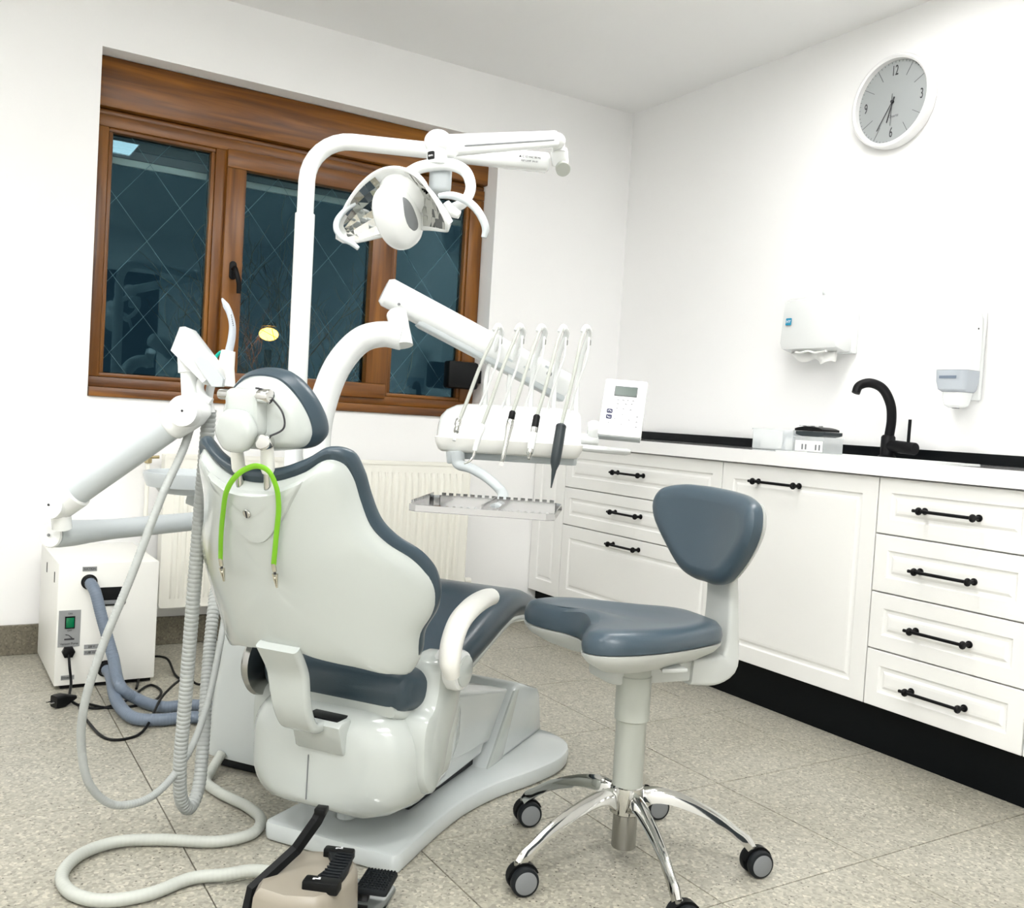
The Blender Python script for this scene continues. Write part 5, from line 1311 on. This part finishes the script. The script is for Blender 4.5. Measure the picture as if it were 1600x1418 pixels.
for nm_, t_, xx, zz_, wd in (('name_label', 'SUCTION', .093, .396, .044), ('name_label', '230 V', .108, .137, .044), ('name_label', 'FUSE 10 A', .108, .118, .044), ('name_label', 'EXHAUST', .040, .040, .040)):
    b_ = box(nm_, (xx - wd/2, -.0015, zz_ - .0075), (xx + wd/2, 0, zz_ + .0075), M_plate, sm_, FB)
    text('label_print', t_, .0100, M_ink, Ff @ Matrix.Translation((xx, zz_, 0)) @ Matrix.Scale(.85, 4, (1, 0, 0)), b_)
prism('power_inlet', [(.018, .128), (.026, .143), (.050, .143), (.058, .128), (.050, .110), (.026, .110)], 0, .022, M_black, sm_, FB, mapf=lambda x, y, z: V((x, -z, y)), bevel=.003)
def pts2(lst): return [V(p) for p in lst]
# blue grey hoses
q0 = FB @ V((.093, -.015, .353)); q1 = FB @ V((.155, -.015, .060))
hA = ribbed('vacuum_hose', [q0, q0 + V((.010, -.045, -.02)), q0 + V((.030, -.07, -.10)), q0 + V((.062, -.11, -.22)), fz((0.5384, 3.1033, 0.0600), .06), fz((0.5864, 3.0985, 0.0220), .022), fz((0.6439, 3.0006, 0.0200), .020), fz((0.7280, 2.9900, 0.0200), .020), FC @ V((.62, .72, .020)), FC @ V((.50, .58, .022)), FC @ V((.44, .52, .026))], .0185, M_bluehose, pitch=.008, depth=.04, seg=14)
tag(hA, 'blue grey hose running from the upper port of the suction motor to the floor', 'hose')
hB = ribbed('vacuum_hose', [q1, q1 + V((.006, -.04, -.006)), fz((0.5205, 3.0530, 0.0300), .030), fz((0.5493, 2.9180, 0.0200), .020), fz((0.6110, 2.8819, 0.0200), .020), fz((0.7012, 2.8730, 0.0200), .020), FC @ V((.54, .72, .020)), FC @ V((.44, .62, .022)), FC @ V((.38, .53, .026))], .0185, M_bluehose, pitch=.008, depth=.04, seg=14)
tag(hB, 'blue grey hose from the lower port of the suction motor lying on the floor', 'hose')
# power lead
i0 = FB @ V((.038, -.022, .120))
cb = tube('mains_cable', [i0, i0 + V((0, -.03, -.03)), i0 + V((.005, -.04, -.075)), fz((0.4068, 3.1780, 0.0100), .012), fz((0.4669, 3.1040, 0.0050), .0045), fz((0.5461, 3.1369, 0.0050), .0045), fz((0.6628, 3.2975, 0.0050), .0055), fz((0.6811, 3.2129, 0.0050), .0050), fz((0.6204, 3.1025, 0.0050), .0045), fz((0.5026, 3.0975, 0.0050), .0045), fz((0.4354, 3.1708, 0.0050), .0045), fz((0.4300, 2.9627, 0.0050), .0045), fz((0.4667, 2.8009, 0.0050), .0045), fz((0.5369, 2.8134, 0.0050), .0045), fz((0.6528, 3.0415, 0.0050), .046), fz((0.7531, 3.1869, 0.0050), .050), fz((0.8049, 3.2311, 0.0050), .012), fz((0.8651, 3.2584, 0.0050), .0045)], .0042, M_black, seg=8)
tag(cb, 'black power cord tangled on the floor in front of the suction motor', 'cable')
cb2_ = tube('cable_loop', [fz((0.6142, 3.2754, 0.0050), .0045), fz((0.6661, 3.4630, 0.0050), .02), fz((0.7208, 3.5704, 0.0050), .03), fz((0.7592, 3.5390, 0.0050), .03), fz((0.7647, 3.3858, 0.0050), .0045), fz((0.7888, 3.2528, 0.0050), .0045)], .0042, M_black, seg=8)
tag(cb2_, 'black cord loop rising beside the blue hoses behind the ribbed hose', 'cable')
pg = V((0.3795, 3.1740, 0.0000)); FP = frame((pg.x, pg.y, 0), math.radians(25))
plug = empty('power_plug', (0, 0, 0), M=FP, label='black angled power plug lying on the floor left of the cords', cat='plug')
bm = bmesh.new(); ring_loft(bm, [[V((x, y, z)) for y, z in rrect(w_, h_, .006, 3, 0, .020)] for x, w_, h_ in ((-.028, .036, .036), (-.02, .040, .038), (.0, .040, .038), (.022, .026, .026), (.045, .012, .012))]); link('plug_body', bm, M_black, plug, FP)
for s in (-1, 1): cyl('pin', (-.028, s * .0095, .020), (-.046, s * .0095, .020), .0024, M_steel, plug, FP, seg=10)

# ================================================================== foot control
FF = frame((.645, 1.670, 0), math.radians(-40))
ft = empty('foot_control', (0, 0, 0), M=FF, label='beige foot control with black pedals and a black lifting bail', cat='foot control')
prism('base_plate', rrect(.20, .275, .03, 5, .028, .030), .001, .007, M_tray, ft, FF, bevel=.001)
cas = [(-.078, -.105), (.045, -.112), (.068, -.080), (.080, -.030), (.084, .010), (.078, .045), (.062, .068), (-.078, .070)]
bm = bmesh.new(); so = cas
rings = []
for z, ins, dx in ((.008, 0, 0), (.040, .001, 0), (.085, .004, 0), (.094, .008, 0), (.100, .014, 0)):
    rings.append([V((x * (1 - ins / .09), y * (1 - ins / .11) , z - (.012 if False else 0))) for x, y in [(p.x, p.y) for p in catmull([V((a, b, 0)) for a, b in so], 2, closed=True)]])
ring_loft(bm, rings); link('casing', bm, M_beige, ft, FF)
# recess beside the pedal and ribbed pedal
ped = [(.010, .060), (.056, .058), (.066, .020), (.070, -.020), (.062, -.052), (.024, -.050), (.030, -.010), (.026, .025)]
pd_ = prism('ribbed_pedal', smooth_outline(ped, 3), .098, .112, M_rubber, ft, FF, bevel=.003)
for k in range(9):
    y = -.042 + k * .0115; tube('tread_rib', [(.030, y, .113), (.048, y - .002, .1135), (.064, y, .113)], .0018, M_rubber, pd_, FF, smooth=1, seg=6)
box('pedal_end', (.000, .052, .096), (.060, .072, .116), M_black, ft, FF, bevel=.004)
box('pedal_end', (.006, -.078, .094), (.074, -.050, .116), M_black, ft, FF, bevel=.004)
for (x, y) in ((.030, .062), (.030, -.064)):
    Fp = FF @ Matrix.Translation((x, y, .1163)); bm = bmesh.new()
    add_box(bm, (0, 0, 0), (.014, .003, .0004)); add_box(bm, (.004, .003, 0), (.004, .006, .0004)); add_box(bm, (-.005, -.002, 0), (.004, .004, .0004)); link('pedal_mark', bm, M_whiteink, ft, Fp)
box('side_pedal', (.066, .052, .034), (.132, .140, .048), M_rubber, ft, FF, bevel=.006)
bm = bmesh.new()
for i in range(9):
    for j in range(9): add_box(bm, (.072 + i * .0067, .060 + j * .0090, .049), (.0036, .005, .002))
g = link('pedal_studs', bm, M_rubber, ft, FF, smooth=False); g['kind'] = 'stuff'
box('side_pedal_link', (.050, .070, .012), (.090, .086, .034), M_black, ft, FF, bevel=.002)
def flatbar(name, pts, w_, t_, m, parent, F):
    bm = bmesh.new(); add_tube(bm, pts, 1.0, seg=4, smooth=1, flat=(w_ * .707, t_ * .707), up=(0.8, 0.1, -0.6)); return link(name, bm, m, parent, F, smooth=False)
bl = empty('bail', FF @ V((0, 0, .15))); bl.parent = ft; bl.matrix_local = FF.inverted() @ MW[bl.name]
flatbar('near_leg', [(-.090, -.095, .030), (-.088, -.074, .085), (-.036, .002, .132), (-.004, .018, .185), (.002, .030, .203)], .016, .008, M_black, bl, FF)
flatbar('far_leg', [(.002, .030, .203), (-.006, .040, .190), (-.066, .072, .090), (-.070, .076, .04)], .012, .007, M_black, bl, FF)
box('top_bar', (-.010, .016, .196), (.012, .040, .208), M_black, bl, FF, bevel=.002)

# ================================================================== operator stool
SC = V((1.340, 1.603, 0)); FS = frame(SC, 0)
stool = empty('stool', (0, 0, 0), M=FS, label='slate blue saddle stool with backrest on a chromed five star base with castors', cat='stool')
lathe('gas_column', (0, 0, .155), (0, 0, 1), [(0, .030), (.004, .0335), (.17, .0335), (.172, .0345), (.174, .0385), (.270, .0385), (.272, .036), (.30, .036)], M_column, stool, FS, seg=40)
lathe('hub', (0, 0, .118), (0, 0, 1), [(0, .030), (.004, .036), (.04, .038), (.062, .036), (.064, .034)], M_chrome, stool, FS, seg=40)
lathe('lift_sleeve', (0, 0, .040), (0, 0, 1), [(0, .020), (.002, .026), (.004, .027), (.080, .027)], M_steel, stool, FS, seg=36)
casters = [V((1.290, 1.862, 0)), V((1.085, 1.582, 0)), V((1.545, 1.400, 0)), V((1.585, 1.770, 0)), V((1.205, 1.385, 0))]
base_a = []
for c_ in casters: d_ = c_ - SC; base_a.append(math.atan2(d_.y, d_.x))
# regular pentagon fitted to the castors
order = sorted(range(5), key=lambda i: base_a[i])
off = sum(base_a[order[i]] - i * 2 * PI / 5 for i in range(5)) / 5 + math.radians(7)
RAD = .283
proto = None
for i in range(5):
    a = off + i * 2 * PI / 5; dx = V((math.cos(a), math.sin(a), 0)); dy = V((-math.sin(a), math.cos(a), 0))
    bm = bmesh.new(); rings = []
    leg = [(.026, .150, .030, .046), (.055, .163, .030, .036), (.10, .160, .028, .030), (.16, .140, .025, .026), (.21, .116, .022, .023), (.245, .092, .020, .022), (.268, .076, .021, .024), (.280, .062, .020, .022)]
    pc_ = catmull([V((l[0], 0, l[1])) for l in leg], 4); rr_ = catmull([V((l[2], l[3], 0)) for l in leg], 4)
    for k, p in enumerate(pc_):
        t_ = (pc_[min(k + 1, len(pc_) - 1)] - pc_[max(0, k - 1)]).normalized(); n_ = V((-t_.z, 0, t_.x))
        # arched section with a crest
        sec = [(-1, -.9), (-.8, .1), (-.45, .75), (0, 1), (.45, .75), (.8, .1), (1, -.9), (.5, -1), (-.5, -1)]
        rings.append([dx * (p.x + n_.x * q * rr_[k].y * .5) + V((0, 0, p.z + n_.z * q * rr_[k].y * .5)) + dy * (s_ * rr_[k].x * .5 * 1.0) for s_, q in sec])
    ring_loft(bm, rings); link('leg', bm, M_chrome, stool, FS)
    # castor
    cpos = dx * RAD
    sw = math.radians([-60, -55, -35, 20, -40][i % 5])
    ang_w = [0, 0, 0, 0, 0][i]
    e = empty('castor', FS @ cpos); e.parent = stool; e.matrix_local = FS.inverted() @ MW[e.name]
    # wheel axle roughly along the view so that the wheel discs are seen from the side
    ax_ = (-cz_ + cx_ * -.35); ax_.z = 0; ax_.normalize(); ax_ = -ax_
    tr_ = V((-ax_.y, ax_.x, 0)) * .012
    wc = cpos + tr_ + V((0, 0, .030))
    for s in (-1, 1):
        bm = bmesh.new(); add_lathe(bm, wc + ax_ * (s * .0065), ax_ * s, [(0, .020), (.001, .0285), (.004, .0299), (.013, .0299), (.0165, .0285), (.018, .0255)], 32); link('wheel', bm, M_rubber, e, FS)
        bm = bmesh.new(); add_lathe(bm, wc + ax_ * (s * .0240), ax_ * s, [(0, .0235), (.0012, .0235), (.0020, .0215)], 32); link('wheel_disc', bm, M_midgrey, e, FS)
    bm = bmesh.new(); rings = []
    for k in range(9):
        an = math.radians(20 + 150 * k / 8); p = wc - tr_.normalized() * math.cos(an) * .032 * -1 + V((0, 0, math.sin(an) * .032))
        rings.append([p + ax_ * q + (p - wc).normalized() * r_ for q, r_ in ((-.0085, -.003), (.0085, -.003), (.0085, .003), (-.0085, .003))])
    ring_loft(bm, rings); link('hood', bm, M_black, e, FS)
    bm = bmesh.new(); add_cyl(bm, cpos + V((0, 0, .036)), cpos + V((0, 0, .066)), .0075); link('stem', bm, M_steel, e, FS)
# seat: frame with x to the front
FQ = frame((1.385, 1.650, .034), math.radians(178 - 6))
seat_half = [(.155, 0), (.165, .045), (.195, .090), (.215, .140), (.200, .185), (.150, .205), (.08, .200), (.0, .175), (-.08, .140), (-.145, .105), (-.180, .060), (-.188, 0)]
so = seat_half + [(a, -b) for a, b in reversed(seat_half[1:-1])]
def smap(x, y, h):
    dish = 0.0
    r_ = x * x / .045 + y * y / .045
    z = .462 + h + .030 * (abs(y) / .2) ** 2 * .4 + (-.012 * math.exp(-((x) ** 2 + y * y) / .015) if h > .035 else 0)
    z += .018 * math.exp(-((x - .13) ** 2) / .006 - y * y / .004) * (1 if h > .03 else 0)
    return V((x, y, z))
pillow('seat', so, (0, 0), [(1, .010, .0), (1, .001, .003), (1, -.001, .014), (1, .002, .030), (1, .012, .043), (1, .030, .050), (.72, 0, .051), (.5, 0, .050), (.25, 0, .050), (.1, 0, .050)], smap, M_uph2, stool, FQ, n=5)
def smap2(x, y, h): return V((x, y, .462 + h + .030 * (abs(y) / .2) ** 2 * .4 * max(0, 1 + h * 20)))
pillow('seat_shell', so, (0, 0), [(1, .010, .001), (1, -.001, .0), (1, .001, -.006), (1, .012, -.018), (.86, .020, -.036), (.66, .020, -.048), (.45, .01, -.052)], smap2, M_stoolsh, stool, FQ, n=5)
prism('mechanism_box', rrect(.24, .13, .03, 5, -.02, 0), .372, .428, M_stoolsh, stool, FQ, bevel=.006)
# lever on the near side
bm = bmesh.new(); add_prism(bm, [(-.030, .085), (.006, .085), (.030, .150), (-.030, .155)], .420, .430, bevel=.003); link('height_lever', bm, M_stoolsh, stool, FQ)
box('lever_recess', (-.022, .082, .430), (.012, .100, .445), M_black, stool, FQ)
# rear neck: from under the seat up to the backrest
bm = bmesh.new(); nk = [(-.10, .395, .150, .060), (-.165, .392, .145, .065), (-.208, .404, .130, .058), (-.222, .440, .112, .038), (-.223, .520, .102, .028), (-.218, .600, .096, .026), (-.205, .68, .090, .020)]
pc_ = catmull([V((l[0], 0, l[1])) for l in nk], 4); rr_ = catmull([V((l[2], l[3], 0)) for l in nk], 4); rings = []
for k, p in enumerate(pc_):
    t_ = (pc_[min(k + 1, len(pc_) - 1)] - pc_[max(0, k - 1)]).normalized(); n_ = V((-t_.z, 0, t_.x))
    rings.append([p + n_ * b + V((0, a, 0)) for a, b in rrect(rr_[k].x, rr_[k].y, .010, 4)])
ring_loft(bm, rings); link('back_support', bm, M_stoolsh, stool, FQ)
# backrest pad: faces +x (front); rotated a little towards the viewer
FBk = FQ @ frame((-.198, -0.004, .690), math.radians(4)) @ Matrix.Rotation(math.radians(-5), 4, 'Y') @ Matrix.Rotation(math.radians(-2), 4, 'X')
bh_ = [(0, -.106), (.038, -.106), (.080, -.092), (.135, -.042), (.178, .016), (.186, .054), (.170, .088), (.120, .106), (.055, .112), (0, .113)]
bo = bh_ + [(-a, b) for a, b in reversed(bh_[1:-1])]
def kmap(a, b, h): return V((h + 1.1 * a * a, a, b))
pillow('backrest', bo, (0, 0), [(1, .006, .0), (1, .0, .002), (1, -.001, .014), (1, .003, .026), (1, .014, .036), (1, .03, .040), (.7, 0, .040), (.4, 0, .038), (.15, 0, .037)], kmap, M_uph2, stool, FBk, n=5)
pillow('backrest_shell', bo, (0, 0), [(1, .004, .002), (1, -.001, .0), (1, .002, -.008), (1, .016, -.018), (.7, .01, -.022), (.4, 0, -.024)], kmap, M_stoolsh, stool, FBk, n=5)
